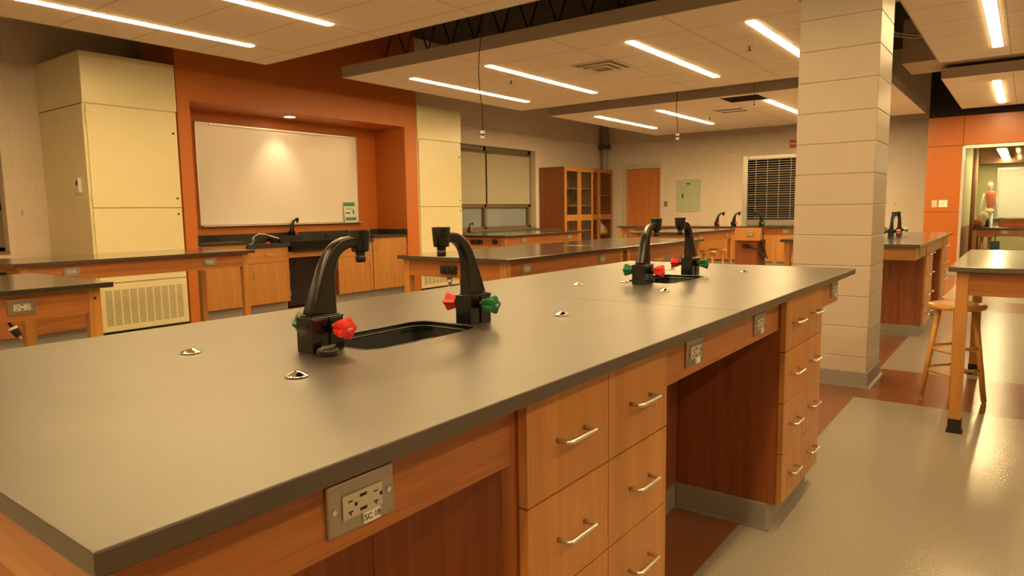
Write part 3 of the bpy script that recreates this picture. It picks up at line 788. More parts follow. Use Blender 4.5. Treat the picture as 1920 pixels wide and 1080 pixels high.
obj('kick_plate', MB().box(-1.40, -1.083, 0.92, 3.104, 0, 0.10), 'rubber_base', ch)
obj('screw', MB().cyl((-1.083, 2.46, 0.33), (-1.081, 2.46, 0.33), 0.003, 8), 'chrome', ch)
obj('stile', MB().box(-0.720, -0.698, 0.9222, 0.934, 0.10, 0.8878), 'cherry_z', ch)
# rear (hidden side) units
def rear_unit(y0, y1, label):
    t = thing('cupboard_unit', label, 'cabinet', (-1.58, (y0 + y1) / 2, 0))
    obj('carcass', MB().box(-1.77, -1.402, y0, y1, 0.10, 0.887), 'panel_z', t)
    obj('kick_plate', MB().box(-1.74, -1.402, y0 + 0.01, y1 - 0.01, 0, 0.10), 'rubber_base', t)
    for a, b_ in ((y0, (y0 + y1) / 2), ((y0 + y1) / 2, y1)):
        d = obj('door', MB().box(-1.792, -1.7705, a + 0.002, b_ - 0.002, 0.105, 0.875, 0.001), 'oak_z', t)
rear_unit(0.9345, 1.5186, 'cupboard on the hidden side of the near island, near end')
rear_unit(2.544, 3.090, 'cupboard on the hidden side of the near island, far end')
# chrome fixture caps
CG = 'chrome support-rod caps set in the near island worktop'
for x, y, l in ((-1.416, 0.74, 'chrome domed cap left of the nearest faucet'), (-1.042, 0.737, 'chrome domed cap nearest the camera, in front of the nearest faucet'),
                (-1.031, 1.604, 'chrome domed cap in the middle of the near worktop'), (-1.396, 2.29, 'chrome domed cap left of the second sink'),
                (-1.024, 2.275, 'chrome domed cap in front of the second sink'), (-1.018, 3.121, 'chrome domed cap near the column'),
                (-1.377, 3.129, 'chrome domed cap behind the second sink'), (-1.402, 1.605, 'chrome domed cap behind the second faucet')):
    t = thing('bench_fitting', l, 'cap', (x, y, ZI), CG)
    obj('cap', MB().lathe([(0.0205, 0), (0.0215, 0.0015), (0.0195, 0.0035), (0.008, 0.009), (0.006, 0.0105)], (x, y, ZI + 0.0004), n=24), 'chrome', t)
    obj('slot', MB().box(x - 0.006, x + 0.006, y - 0.0012, y + 0.0012, ZI + 0.0102, ZI + 0.0114), 'steel', t)
t = thing('drain_stopper', 'black round stopper with a metal top at the foot of the nearest faucet', 'stopper', (-1.150, 0.893, ZI))
obj('disc', MB().lathe([(0.021, 0), (0.0225, 0.002), (0.0225, 0.012), (0.020, 0.0135)], (-1.150, 0.890, ZI + 0.0004), n=28), 'black_plastic', t)
obj('metal_clip', MB().box(-1.160, -1.150, 0.874, 0.906, ZI + 0.0138, ZI + 0.0155, 0.0008).box(-1.158, -1.152, 0.880, 0.914, ZI + 0.0155, ZI + 0.0185, 0.0008), 'steel', t)
for x, y, l in ((-1.292, 2.485, 'flat chrome disc at the foot of the faucet nearest the second sink'),):
    tag(obj('chrome_disc', MB().lathe([(0.02, 0), (0.02, 0.003), (0.012, 0.006)], (x, y, ZI + 0.0004), n=24), 'chrome', loc=(x, y, ZI)), l, 'cap')

# ------------------------------------------------------------------ lab tables
def lab_table(label, x0, x1, y0, y1, z=0.888, ah=0.123, th=0.026, leg=0.055, outlets=(), cat='table', inset=0.035, top='table_epoxy'):
    t = thing('lab_table', label, cat, ((x0 + x1) / 2, (y0 + y1) / 2, 0), 'oak lab tables with black tops')
    obj('tabletop', MB().box(x0, x1, y0, y1, z - th, z), top, t, bevel=0.002)
    a0, a1, b0, b1 = x0 + inset, x1 - inset, y0 + inset, y1 - inset
    zt = z - th - 0.0003
    for lx in (a0, a1 - leg):
        for ly in (b0, b1 - leg):
            l = obj('leg', MB().box(lx, lx + leg, ly, ly + leg, 0.0, zt, 0.002), 'oak_z', t)
            s_ = MB().box(lx - 0.003, lx + leg + 0.003, ly - 0.003, ly + leg + 0.003, 0.0, 0.075, 0.002).box(lx - 0.010, lx + leg + 0.010, ly - 0.010, ly + leg + 0.010, 0.0, 0.008)
            obj('foot_boot', s_, 'matt_black', l)
            sx = lx + leg if lx > a0 + 0.1 else lx
            obj('bolt', MB().cyl((sx - 0.002, ly + leg / 2, zt - 0.05), (sx + (0.003 if lx > a0 + 0.1 else -0.003), ly + leg / 2, zt - 0.05), 0.007, 10), 'chrome', l)
    i_ = 0.004
    for xx in (a0 + i_, a1 - i_ - 0.02): obj('apron_rail', MB().box(xx, xx + 0.02, b0 + leg, b1 - leg, zt - ah, zt), 'cherry_y', t)
    for yy in (b0 + i_, b1 - i_ - 0.02): obj('apron_rail', MB().box(a0 + leg, a1 - leg, yy, yy + 0.02, zt - ah, zt), 'cherry_x', t)
    for side, pos in outlets:
        if side == '+x': outlet(t, (a1 - i_, pos, zt - 0.058), '+x')
        if side == '-y': outlet(t, (pos, b0 + i_, zt - 0.058), '-y')
    return t
# C: two tables end to end behind the faucets
S = 1.089
lab_table('middle oak lab table with black top, behind the near faucets', -3.80, -2.755, 3.62, 5.372, outlets=(('+x', 3.90), ('+x', 4.97)))
lab_table('oak lab table butted to the far end of the middle one', -3.80, -2.755, 5.378, 7.12)
lab_table('nearest left oak lab table, its corner poking in above the island', -4.62, -3.60, -0.35, 1.515, outlets=(('+x', 1.135),), inset=0.045)
lab_table('long oak lab table in front of the cream cabinet', -6.55, -5.66, 1.74, 3.62, outlets=(('+x', 2.115), ('+x', 3.205)), inset=0.045)
lab_table('oak lab table in front of the left window', -6.46, -5.56, 7.28, 9.27, outlets=(('+x', 7.75), ('+x', 8.95)))
lab_table('far oak lab table with two stools at it', -4.55, -3.63, 8.95, 10.67, ah=0.12, outlets=(('+x', 9.35), ('+x', 10.38)))
lab_table('right-hand oak lab table standing in the aisle', -0.312, 1.15, 4.20, 5.90)
# black power strips on aprons, hoses
def power_box(x, y, z, label, w_=0.14, extra=False):
    t = thing('power_socket_box', label, 'socket', (x, y, z))
    obj('box', MB().box(x - w_ / 2, x + w_ / 2, y - 0.03, y - 0.0005, z - 0.03, z + 0.03, 0.004), 'matt_black', t)
    for i in (-1, 1): obj('socket_cap', MB().cyl((x + i * w_ / 4, y - 0.03, z), (x + i * w_ / 4, y - 0.045, z), 0.018, 14), 'black_plastic', t)
    return t
power_box(-3.30, 3.659, 0.795, 'black power socket box on the end apron of the middle table')
power_box(-6.08, 7.319, 0.795, 'black twin power socket on the end apron of the window table', 0.20)
tag(obj('power_plug', MB().cyl((-5.76, 7.3185, 0.80), (-5.76, 7.2815, 0.80), 0.035, 16), 'matt_black', loc=(-5.76, 7.3, 0.8)), 'round black plug on the end apron of the window table', 'plug')
power_box(-6.05, 1.789, 0.78, 'black socket box at the left end of the long table')
t = thing('gas_hose', 'grey hose hanging under the end of the middle table', 'hose', (-3.36, 3.72, 0.2))
obj('hose', MB().tube([(-3.36, 3.72, 0.70), (-3.36, 3.72, 0.55), (-3.37, 3.73, 0.35), (-3.36, 3.74, 0.012)], 0.012, 8), 'steel', t)
obj('fitting', MB().cyl((-3.36, 3.72, 0.70), (-3.36, 3.72, 0.735), 0.02, 12), 'chrome', t)
t = thing('cord_plug', 'black and white plug dangling under the nearest left table', 'plug', (-3.66, 1.12, 0.68))
obj('cord', MB().tube([(-3.69, 1.09, 0.737), (-3.68, 1.095, 0.725), (-3.67, 1.10, 0.712)], 0.006, 6), 'matt_black', t)
obj('plug_body', MB().tube([(-3.67, 1.10, 0.712), (-3.665, 1.105, 0.70), (-3.655, 1.118, 0.672)], [0.016, 0.018, 0.014], 12), 'matt_black', t)
obj('plug_ring', MB().tube([(-3.670, 1.099, 0.714), (-3.667, 1.103, 0.703)], 0.0192, 12), 'white_plastic', t)
obj('prongs', MB().tube([(-3.655, 1.118, 0.672), (-3.650, 1.123, 0.658)], 0.004, 6), 'amber', t)

# ------------------------------------------------------------------ stools
def make_stool(r=0.155, h=0.61):
    t = thing('wooden_stool', 'x', 'stool', (0, 0, 0))
    obj('seat', MB().lathe([(r - 0.015, h - 0.034), (r - 0.003, h - 0.028), (r, h - 0.016), (r - 0.005, h - 0.004), (r - 0.02, h), (r - 0.06, h - 0.003)], n=40), 'stool_wood', t)
    rb, rtp = r * 1.06, r * 0.60
    L = []
    for k_ in range(4):
        a = PI / 4 + k_ * PI / 2
        p = Vector((math.cos(a) * rb, math.sin(a) * rb, 0.012)); q = Vector((math.cos(a) * rtp, math.sin(a) * rtp, h - 0.033))
        L.append((p, q))
        l = obj('leg', MB().tube([p, q], [0.0155, 0.0175], 10), 'stool_wood', t)
        obj('glide', MB().cyl((p.x, p.y, 0), (p.x, p.y, 0.012), 0.012, 12), 'chrome', l)
    for k_ in range(4):
        for f_ in ((0.34, 0.58) if k_ % 2 == 0 else (0.30, 0.54)):
            a, b_ = L[k_], L[(k_ + 1) % 4]
            obj('rung', MB().cyl(a[0].lerp(a[1], f_), b_[0].lerp(b_[1], f_), 0.010, 8), 'stool_wood', t)
    return t
st = make_stool()
st.location = (-0.312, 4.955, 0); st.rotation_euler = (0, 0, 0.86)
st['label'] = 'round wooden stool behind the leg of the right-hand table'; st['group'] = 'round wooden stools'
for x, y, l in ((-3.78, 9.9, 'wooden stool at the far table, the nearer of the two visible ones'), (-3.82, 10.45, 'wooden stool at the far table, the one nearer its end leg'),
                (-3.9, 8.3, 'wooden stool glimpsed under the middle tables, behind the second faucet pair'), (-4.75, 9.0, 'wooden stool glimpsed left of the far table'),):
    s2 = dup(st, (x, y, 0), l, 'round wooden stools', 0.3)
    s2.scale = (0.86, 0.86, 0.96)

# ------------------------------------------------------------------ far-left: cream steel cabinets
def steel_cabinet(label, y0, y1, x1=-7.5, ztop=2.835):
    t = thing('steel_cabinet', label, 'cabinet', ((x1 + XW) / 2, (y0 + y1) / 2, 0), 'tall cream steel cabinets beside the niche')
    obj('body', MB().box(XW + 0.003, x1 - 0.021, y0, y1, 0.02, ztop), 'cream_steel', t, bevel=0.004)
    g_ = 0.025
    obj('top_panel', MB().box(x1 - 0.020, x1, y0, y1, 2.335, ztop, 0.003), 'cream_steel', t)
    for za, zb, lk in ((1.30, 2.318, (1.40, 2.10)), (0.53, 1.294, (1.23,))):
        d = obj('door', MB().box(x1 - 0.020, x1, y0 + g_, y1 - 0.012, za + 0.003, zb, 0.003), 'cream_steel', t)
        for z_ in lk: obj('lock', MB().cyl((x1 - 0.001, y1 - 0.055, z_), (x1 + 0.006, y1 - 0.055, z_), 0.011, 12), 'matt_black', d)
        for z_ in (za + 0.12, zb - 0.12): obj('hinge', MB().cyl((x1 + 0.002, y0 + g_ - 0.004, z_ - 0.04), (x1 + 0.002, y0 + g_ - 0.004, z_ + 0.04), 0.004, 8), 'cream_steel', d)
    gp = obj('grille_panel', MB().box(x1 - 0.020, x1, y0 + 0.004, y1 - 0.012, 0.03, 0.520, 0.003), 'cream_steel', t)
    sl = MB(); nc = 10; nr = 25
    for c in range(nc):
        ya = y0 + 0.06 + c * (y1 - y0 - 0.12) / nc
        for r_ in range(nr):
            z_ = 0.09 + r_ * 0.0148
            sl.box(x1 - 0.001, x1 + 0.0006, ya + 0.008, ya + (y1 - y0 - 0.12) / nc - 0.008, z_, z_ + 0.006)
    obj('slots', sl, 'cabinet_shadow', gp)
    obj('side_seam', MB().box(XW + 0.01, x1 - 0.02, y0 - 0.002, y0, 2.325, 2.335), 'cabinet_shadow', t)
    obj('nameplate', MB().box(x1, x1 + 0.002, y0 + 0.06, y0 + 0.12, 2.265, 2.283), 'paper', t)
    return t
steel_cabinet('tall cream steel cabinet at the far left, left of the orange niche', 3.0, 3.94)
steel_cabinet('tall cream steel cabinet right of the orange niche', 7.65, 8.66)
t = thing('thermostat', 'small white thermostat on the side of the left cream cabinet', 'thermostat', (-7.70, 3.0, 1.50))
obj('case', MB().box(-7.735, -7.665, 2.968, 2.999, 1.455, 1.605, 0.004), 'white_plastic', t)
obj('display', MB().box(-7.718, -7.69, 2.965, 2.968, 1.53, 1.575), 'matt_black', t)
# low cabinet left of the steel cabinet
t = thing('low_cabinet', 'low wooden cabinet with grey kick under the windows, far left', 'cabinet', (-8.0, 2.0, 0))
obj('carcass', MB().box(XW + 0.02, -7.47, 0.4, 2.93, 0.10, 0.78), 'cherry_y', t)
obj('door', MB().box(-7.469, -7.45, 0.4, 1.66, 0.105, 0.775), 'cherry_y', t)
obj('door', MB().box(-7.469, -7.45, 1.665, 2.93, 0.105, 0.775), 'cherry_y', t)
obj('kick_plate', MB().box(XW + 0.02, -7.50, 0.4, 2.93, 0, 0.10), 'rubber_base', t)
def wallplate(x, y, z, nrm, label, w_=0.035, h_=0.057, mat='white_plastic', cat='switch'):
    t = thing('wall_plate', label, cat, (x, y, z), 'small wall plates')
    if nrm == '+x':
        obj('plate', MB().box(x, x + 0.006, y - w_, y + w_, z - h_, z + h_, 0.0015), mat, t)
        obj('rocker', MB().box(x + 0.006, x + 0.010, y - 0.012, y + 0.012, z - 0.028, z + 0.028, 0.001), 'receptacle_grey', t)
    else:
        obj('plate', MB().box(x - w_, x + w_, y - 0.006, y, z - h_, z + h_, 0.0015), mat, t)
        obj('rocker', MB().box(x - 0.012, x + 0.012, y - 0.010, y - 0.006, z - 0.028, z + 0.028, 0.001), 'receptacle_grey', t)
wallplate(XW, 2.76, 1.265, '+x', 'cream switch plate on the block wall left of the cream cabinet')
wallplate(-6.90, YB, 1.33, '-y', 'small metal switch plate right of the far wooden door', 0.04, 0.06, 'steel')
wallplate(-2.09, YB, 1.245, '-y', 'white wall plate on the beige wall right of the column', 0.055, 0.055)
wallplate(-1.315, YO, 1.237, '-y', 'grey switch plate on the orange panel wall', 0.04, 0.06, 'receptacle_grey')
wallplate(-1.185, YO, 1.237, '-y', 'wide white switch plate with a red toggle on the orange panel wall', 0.065, 0.06)

# ------------------------------------------------------------------ niche: whiteboard, counter, faucet
XB = -8.15
t = thing('whiteboard', 'wide blank whiteboard hung in the orange niche', 'whiteboard', (XB, 5.73, 1.08))
obj('board', MB().box(XB, XB + 0.022, 4.485, 6.975, 1.09, 2.335), 'whiteboard', t)
obj('frame', MB().box(XB, XB + 0.028, 4.475, 4.487, 1.08, 2.345).box(XB, XB + 0.028, 6.973, 6.985, 1.08, 2.345).box(XB, XB + 0.028, 4.475, 6.985, 2.333, 2.345), 'aluminium', t)
obj('map_rail', MB().box(XB + 0.028, XB + 0.045, 4.65, 6.85, 2.318, 2.343, 0.003), 'aluminium', t)
obj('pen_tray', MB().box(XB, XB + 0.075, 4.49, 7.03, 1.068, 1.084, 0.003), 'aluminium', t)
t = thing('poster', 'green and white notice standing on the whiteboard tray', 'poster', (XB + 0.05, 6.79, 1.085))
def lean(y0, y1, z0, z1, d0=0.0, d1=0.002):
    f_ = lambda z: XB + 0.062 - (z - 1.085) * 0.12
    return MB().prism([(f_(z0) + d0, z0), (f_(z0) + d1, z0), (f_(z1) + d1, z1), (f_(z1) + d0, z1)], 'y', y0, y1)
obj('sheet', lean(6.685, 6.905, 1.085, 1.375), 'paper', t)
obj('header_band', lean(6.687, 6.903, 1.318, 1.374, 0.002, 0.003), 'poster_green', t)
obj('footer_band', lean(6.70, 6.903, 1.105, 1.155, 0.002, 0.003), 'poster_green', t)
pm = MB()
for (ya, yb, za, zb) in ((6.71, 6.80, 1.205, 1.232), (6.845, 6.875, 1.20, 1.265), (6.72, 6.86, 1.285, 1.292), (6.72, 6.84, 1.27, 1.275)):
    mb_ = lean(ya, yb, za, zb, 0.002, 0.003); pm.merge(mb_.bm)
obj('print', pm, 'poster_green', t)
t = thing('recessed_downlight', 'round recessed downlight in the niche soffit', 'light', (-7.80, 5.60, 2.48))
obj('trim_ring', MB().slab([(-7.80 + 0.085 * math.cos(a * PI / 16), 5.60 + 0.085 * math.sin(a * PI / 16)) for a in range(32)], [[(-7.80 + 0.07 * math.cos(a * PI / 16), 5.60 + 0.07 * math.sin(a * PI / 16)) for a in range(32)]], 2.474, 2.4795), 'white_plastic', t)
obj('lens', MB().cyl((-7.80, 5.60, 2.477), (-7.80, 5.60, 2.4795), 0.069, 28), 'lamp_small', t)
sp_ = bpy.data.lights.new('downlight_beam', 'SPOT'); sp_.energy = 4.5; sp_.color = (1.0, 0.78, 0.42); sp_.spot_size = math.radians(78); sp_.spot_blend = 0.9; sp_.shadow_soft_size = 0.05
so = bpy.data.objects.new('downlight_beam', sp_); link(so); so.parent = t; so.location = (0, 0, -0.02); so.rotation_euler = (0, math.radians(20), 0)

def base_cab(label, y0, y1, z1, xfr=-7.52, doors=1, drawer=False, hinge_right=True, handle_z=None, kick=True):
    t = thing('base_cabinet', label, 'cabinet', ((xfr + XB) / 2, (y0 + y1) / 2, 0), 'wooden base cabinets in the niche')
    obj('carcass', MB().box(XB + 0.02, xfr - 0.0205, y0 + 0.0005, y1 - 0.0005, 0.10, z1), 'panel_z', t)
    obj('kick_plate', MB().box(XB + 0.02, xfr - 0.07, y0 + 0.001, y1 - 0.001, 0, 0.0995), 'rubber_base', t)
    zd = z1 - 0.004
    if drawer:
        d = obj('drawer', MB().box(xfr - 0.02, xfr, y0 + 0.003, y1 - 0.003, z1 - 0.19, z1 - 0.004, 0.0012), 'oak_y', t)
        obj('handle', MB().tube(pull_pts(xfr, (y0 + y1) / 2, z1 - 0.09, 0.05), 0.0045, 8), 'satin_nickel', d)
        zd = z1 - 0.194
    w_ = (y1 - y0) / doors
    for i in range(doors):
        a, b_ = y0 + i * w_, y0 + (i + 1) * w_
        d = obj('door', MB().box(xfr - 0.02, xfr, a + 0.003, b_ - 0.003, 0.105, zd, 0.0012), 'oak_z', t)
        yh = a + 0.06 if hinge_right else b_ - 0.06
        obj('handle', MB().tube(pull_pts(xfr, yh, zd - 0.13, 0.05, vertical=True), 0.0045, 8), 'satin_nickel', d)
        yy = b_ - 0.004 if hinge_right else a + 0.004
        for z_ in (0.2, zd - 0.15): obj('hinge', MB().box(xfr, xfr + 0.004, yy - 0.010, yy + 0.006, z_ - 0.03, z_ + 0.03), 'satin_nickel', d)
base_cab('wooden base cabinet at the left end of the niche, behind the table leg', 4.095, 4.695, 0.862)
base_cab('niche base cabinet with a drawer over its door, left of the knee opening', 4.70, 5.285, 0.806, drawer=True)
base_cab('niche base cabinet with a drawer right of the knee opening', 6.07, 6.69, 0.806, drawer=True, hinge_right=False)
base_cab('niche base cabinet at the right end beside the orange pillar', 6.70, 7.375, 0.862)
t = thing('niche_worktop', 'black epoxy worktop in three levels along the orange niche', 'worktop', (-7.82, 5.73, 0.8))
for ya_, yb_ in ((4.093, 4.70), (6.70, 7.377)): obj('end_slab', MB().box(XB + 0.001, -7.49, ya_, yb_, 0.8625, 0.890, 0.002), 'epoxy_edge', t)
ss = (-7.99, -7.54, 5.36, 6.02)
obj('middle_slab', MB().slab(quad(XB + 0.001, -7.49, 4.7005, 6.6995), [rrect(*ss, 0.02)], 0.8065, 0.834), 'epoxy_edge', t)
ups = MB().box(XB + 0.001, XB + 0.022, 4.093, 4.70, 0.8905, 0.965).box(XB + 0.001, XB + 0.022, 6.70, 7.377, 0.8905, 0.965).box(XB + 0.001, XB + 0.022, 4.7005, 6.6995, 0.8345, 0.965)
ups.box(-8.12, -7.49, 7.358, 7.377, 0.8905, 0.965).box(-8.12, -7.49, 4.093, 4.112, 0.8905, 0.965)
obj('backsplash', ups, 'epoxy_edge', t)
obj('raised_edge', MB().box(-7.502, -7.489, 4.71, 5.3, 0.834, 0.852, 0.003).box(-7.502, -7.489, 6.06, 6.69, 0.834, 0.852, 0.003), 'epoxy_edge', t)
t = thing('demonstration_sink', 'large black apron sink over the knee opening in the niche', 'sink', (-7.78, 5.69, 0.65))
sk_ = MB()
sk_.box(-7.985, -7.545, 5.365, 6.015, 0.67, 0.68).box(-7.985, -7.973, 5.365, 6.015, 0.68, 0.833).box(-7.557, -7.545, 5.365, 6.015, 0.68, 0.833)
sk_.box(-7.973, -7.557, 5.365, 5.377, 0.68, 0.833).box(-7.973, -7.557, 6.003, 6.015, 0.68, 0.833)
obj('basin', sk_, 'black_sink', t)
obj('front_lip', MB().box(-7.488, -7.44, 5.30, 6.06, 0.735, 0.752, 0.003).box(-7.488, -7.476, 5.30, 6.06, 0.752, 0.87, 0.003).box(-7.488, -7.44, 5.30, 5.312, 0.752, 0.80).box(-7.488, -7.44, 6.048, 6.06, 0.752, 0.80), 'black_sink', t)
t = thing('sink_rail', 'wooden rail with dark knee opening under the niche sink', 'panel', (-7.53, 5.68, 0.65))
obj('rail', MB().box(-7.54, -7.52, 5.2875, 6.0675, 0.655, 0.733), 'oak_y', t)
tag(obj('knee_opening_box', MB().box(-8.1, -7.60, 5.30, 6.055, 0.02, 0.645, 0.006), 'black_plastic', loc=(-7.8, 5.68, 0.0)), 'plain black box filling the knee opening of the niche', 'fridge')  # plain black box that fills the opening below the sink rail
obj('faucet_ledge', MB().box(-8.126, -8.0, 5.40, 6.0, 0.8345, 0.905, 0.002), 'epoxy_edge', bpy.data.objects['niche_worktop'])
faucet(-8.04, 5.72, 0.9055, 0, 'black faucet in the niche below the whiteboard').rotation_euler[2] = 0.25
t = thing('gas_tap', 'metal swivel arm lying on the niche worktop beside the sink', 'tool', (-7.9, 5.15, 0.835))
obj('arm', MB().tube([(-7.85, 4.98, 0.85), (-7.86, 5.02, 0.93), (-7.84, 5.08, 0.965), (-7.80, 5.14, 0.96), (-7.72, 5.30, 0.895)], 0.011, 8), 'satin_nickel', t)
obj('hose', MB().tube([(-7.75, 4.80, 0.846), (-7.65, 4.85, 0.85), (-7.7, 4.93, 0.90), (-7.85, 4.98, 0.86)], 0.008, 8), 'steel', t)
obj('grip', MB().tube([(-7.70, 5.08, 0.85), (-7.70, 5.14, 0.85)], 0.016, 8), 'red_plastic', t)
for y, l in ((5.45, 'black tray standing up behind the niche sink, left one'), (6.2, 'black tray standing up behind the niche sink, right one')):
    tag(obj('black_tray', MB().box(-7.95, -7.92, y, y + 0.36, 0.8365, 0.925, 0.006).box(-7.95, -7.80, y, y + 0.36, 0.8365, 0.848, 0.004), 'matt_black', loc=(-7.9, y, 0.835)), l, 'tray')
tag(obj('black_board', MB().prism([(4.25, 0.9655), (4.62, 0.9655), (4.72, 0.895), (4.60, 0.8905), (4.2, 0.8905), (4.12, 0.9655)], 'x', -8.12, -8.10), 'matt_black', loc=(-8.1, 4.4, 0.89)), 'black board leaning on the niche backsplash at its left end', 'board')

# ------------------------------------------------------------------ window counter + glass-door cupboards
t = thing('window_counter', 'low black-topped counter along the left window', 'worktop', (-8.27, 10.6, 0))
obj('slab', MB().box(XW + 0.012, -7.95, 8.68, 12.48, 0.804, 0.83, 0.002), 'epoxy', t)
obj('cabinet_front', MB().box(XW + 0.03, -7.99, 8.70, 12.46, 0.10, 0.8035), 'cherry_z', t)
obj('kick_plate', MB().box(XW + 0.03, -8.05, 8.70, 12.46, 0, 0.0995), 'rubber_base', t)
wf = faucet(-8.22, 9.66, 0.8305, -0.3, 'small black faucet on the window counter beside the cream cabinet'); wf.scale = (0.72, 0.72, 0.72)

def glass_cupboard(label, x1, y0, y1, z1, mat, matx, shelves, darkside):
    t = thing('glass_door_cupboard', label, 'cupboard', ((x1 + XW) / 2, (y0 + y1) / 2, 0), 'wooden glass-door cupboards in the far corner')
    xb = XW + 0.02
    c = MB().box(xb, x1 - 0.022, y0, y0 + 0.02, 0, z1).box(xb, x1 - 0.022, y1 - 0.02, y1, 0, z1).box(xb, x1 - 0.022, y0 + 0.02, y1 - 0.02, z1 - 0.02, z1).box(xb, x1 - 0.022, y0 + 0.02, y1 - 0.02, 0, 0.1)
    obj('carcass', c, darkside, t)
    obj('back_panel', MB().box(xb, xb + 0.012, y0 + 0.02, y1 - 0.02, 0.1, z1 - 0.02), 'oak_z', t)
    for z_ in shelves: obj('shelf', MB().box(xb + 0.013, x1 - 0.04, y0 + 0.021, y1 - 0.021, z_, z_ + 0.022), matx, t)
    ym = (y0 + y1) / 2
    for a, b_, hs in ((y0 + 0.002, ym - 0.001, 1), (ym + 0.001, y1 - 0.002, -1)):
        f_ = MB(); s_ = 0.075; za, zb = 0.11, z1 - 0.003
        f_.box(x1 - 0.021, x1, a, a + s_, za, zb).box(x1 - 0.021, x1, b_ - s_, b_, za, zb)
        for z0_, zz in ((za, za + 0.1), (zb - 0.085, zb), (0.985, 1.115)): f_.box(x1 - 0.021, x1, a + s_, b_ - s_, z0_, zz)
        d = obj('door', f_, mat, t)
        obj('pane', MB().box(x1 - 0.012, x1 - 0.008, a + s_, b_ - s_, za + 0.1, 0.985).box(x1 - 0.012, x1 - 0.008, a + s_, b_ - s_, 1.115, zb - 0.085), 'thin_glass', d)
        yh = b_ - 0.02 if hs > 0 else a + 0.02
        obj('handle', MB().tube(pull_pts(x1, yh, 1.05, 0.05, vertical=True), 0.0045, 8), 'satin_nickel', d)
        yy = a if hs > 0 else b_ - 0.012
        for z_ in (0.3, z1 - 0.2): obj('hinge', MB().box(x1, x1 + 0.004, yy, yy + 0.012, z_ - 0.03, z_ + 0.03), 'satin_nickel', d)
glass_cupboard('tall light-oak glass-door cupboard with bright shelves, far left corner', -7.93, 12.5, 13.70, 2.145, 'oak_z', 'oak_y', (0.75, 1.30, 1.68), 'panel_z')
glass_cupboard('reddish glass-door cupboard next to the far wooden door', -8.18, 13.72, 15.08, 2.18, 'cherry_z', 'cherry_y', (0.62, 1.15, 1.55), 'panel_z')
def bottle(x, y, z, r, h, mat, label, lid='white_plastic'):
    t = thing('bottle', label, 'bottle', (x, y, z), 'bottles inside the reddish cupboard')
    obj('bottle_body', MB().lathe([(r * 0.9, 0), (r, 0.01), (r, h * 0.55), (r * 0.35, h * 0.82), (r * 0.32, h * 0.92)], (x, y, z), n=20), mat, t)
    obj('lid', MB().cyl((x, y, z + h * 0.92), (x, y, z + h), r * 0.42, 14), lid, t)
zs_ = 0.6425
bottle(-8.36, 14.80, zs_, 0.10, 0.30, 'milk_plastic', 'large white jug in the reddish cupboard')
bottle(-8.32, 14.66, zs_, 0.045, 0.12, 'white_plastic', 'small white bottle beside the large jug')
bottle(-8.33, 14.96, zs_, 0.06, 0.16, 'amber', 'yellow bottle right of the large jug')
bottle(-8.35, 14.22, zs_, 0.06, 0.26, 'glass', 'clear bottle behind the left door of the reddish cupboard')
tag(obj('yellow_box', MB().box(-8.3, -8.1, 13.35, 13.50, 1.3225, 1.345, 0.003), 'amber', loc=(-8.2, 13.4, 1.32)), 'small yellow item on the middle shelf of the light-oak cupboard', 'box')

# ------------------------------------------------------------------ back wall things
t = thing('breaker_box', 'pale green electrical panel door on the far wall', 'panel', (-6.33, YB, 1.145))
obj('panel_box', MB().box(-6.615, -6.045, YB - 0.02, YB, 1.145, 1.885, 0.003), 'panel_green', t)
obj('panel_door', MB().box(-6.57, -6.09, YB - 0.026, YB - 0.02, 1.25, 1.73, 0.002), 'panel_green', t)
obj('latch', MB().box(-6.49, -6.455, YB - 0.034, YB - 0.026, 1.46, 1.57, 0.002), 'steel_dark', t)
obj('nameplate', MB().box(-6.38, -6.30, YB - 0.023, YB - 0.02, 1.775, 1.80), 'matt_black', t)
t = thing('fire_alarm_pull', 'small red fire alarm box above the grille window', 'alarm', (-4.02, YB, 2.54))
obj('case', MB().box(-4.10, -3.94, YB - 0.04, YB, 2.46, 2.62, 0.004), 'red_alarm', t)
obj('label_strip', MB().box(-4.08, -3.96, YB - 0.043, YB - 0.04, 2.53, 2.56), 'paper', t)

# far table line G with sinks, hanging cupboards
tg = lab_table('long far lab table line with three faucets, in front of the grille window', -6.47, -2.55, 12.1, 13.1, outlets=(('-y', -6.18), ('-y', -3.27)), inset=0.05)
faucet(-4.52, 12.28, 0.888, -0.9, 'left one of the three far faucets')
faucet(-4.20, 12.12 + 0.12, 0.888, -0.6, 'middle one of the three far faucets, lit on its front')
faucet(-3.72, 12.28, 0.888, 2.2, 'right one of the three far faucets, spout to the left')
t = thing('pedestal', 'square wooden outlet box on a reddish panel beside the end leg of the far table', 'cabinet', (-3.78, 12.0, 0.64))
obj('box', MB().box(-4.10, -3.66, 12.0, 12.1, 0.645, 0.86, 0.003), 'oak_x', t)
outlet(t, (-3.82, 12.0, 0.755), '-y')
obj('side_panel', MB().box(-4.12, -3.74, 12.105, 12.6, 0.0, 0.644), 'panel_z', t)
t = thing('power_cable', 'black cable with a plug looping beside the pedestal panel', 'cable', (-3.6, 12.05, 0.35))
obj('cable', MB().tube([(-3.62, 12.05, 0.85), (-3.615, 12.04, 0.60), (-3.55, 12.03, 0.38), (-3.52, 12.02, 0.345), (-3.62, 12.05, 0.42), (-3.75, 12.07, 0.50), (-3.88, 12.075, 0.54)], 0.011, 6), 'matt_black', t)
obj('plug', MB().cyl((-3.88, 12.072, 0.54), (-3.97, 12.072, 0.545), 0.03, 12), 'matt_black', t)
uc = obj('under_cabinet', MB().box(-3.60, -2.62, 12.18, 12.95, 0.28, 0.7380), 'panel_z', tg)
obj('door', MB().box(-3.42, -3.08, 12.14, 12.179, 0.28, 0.7380), 'oak_z', uc)
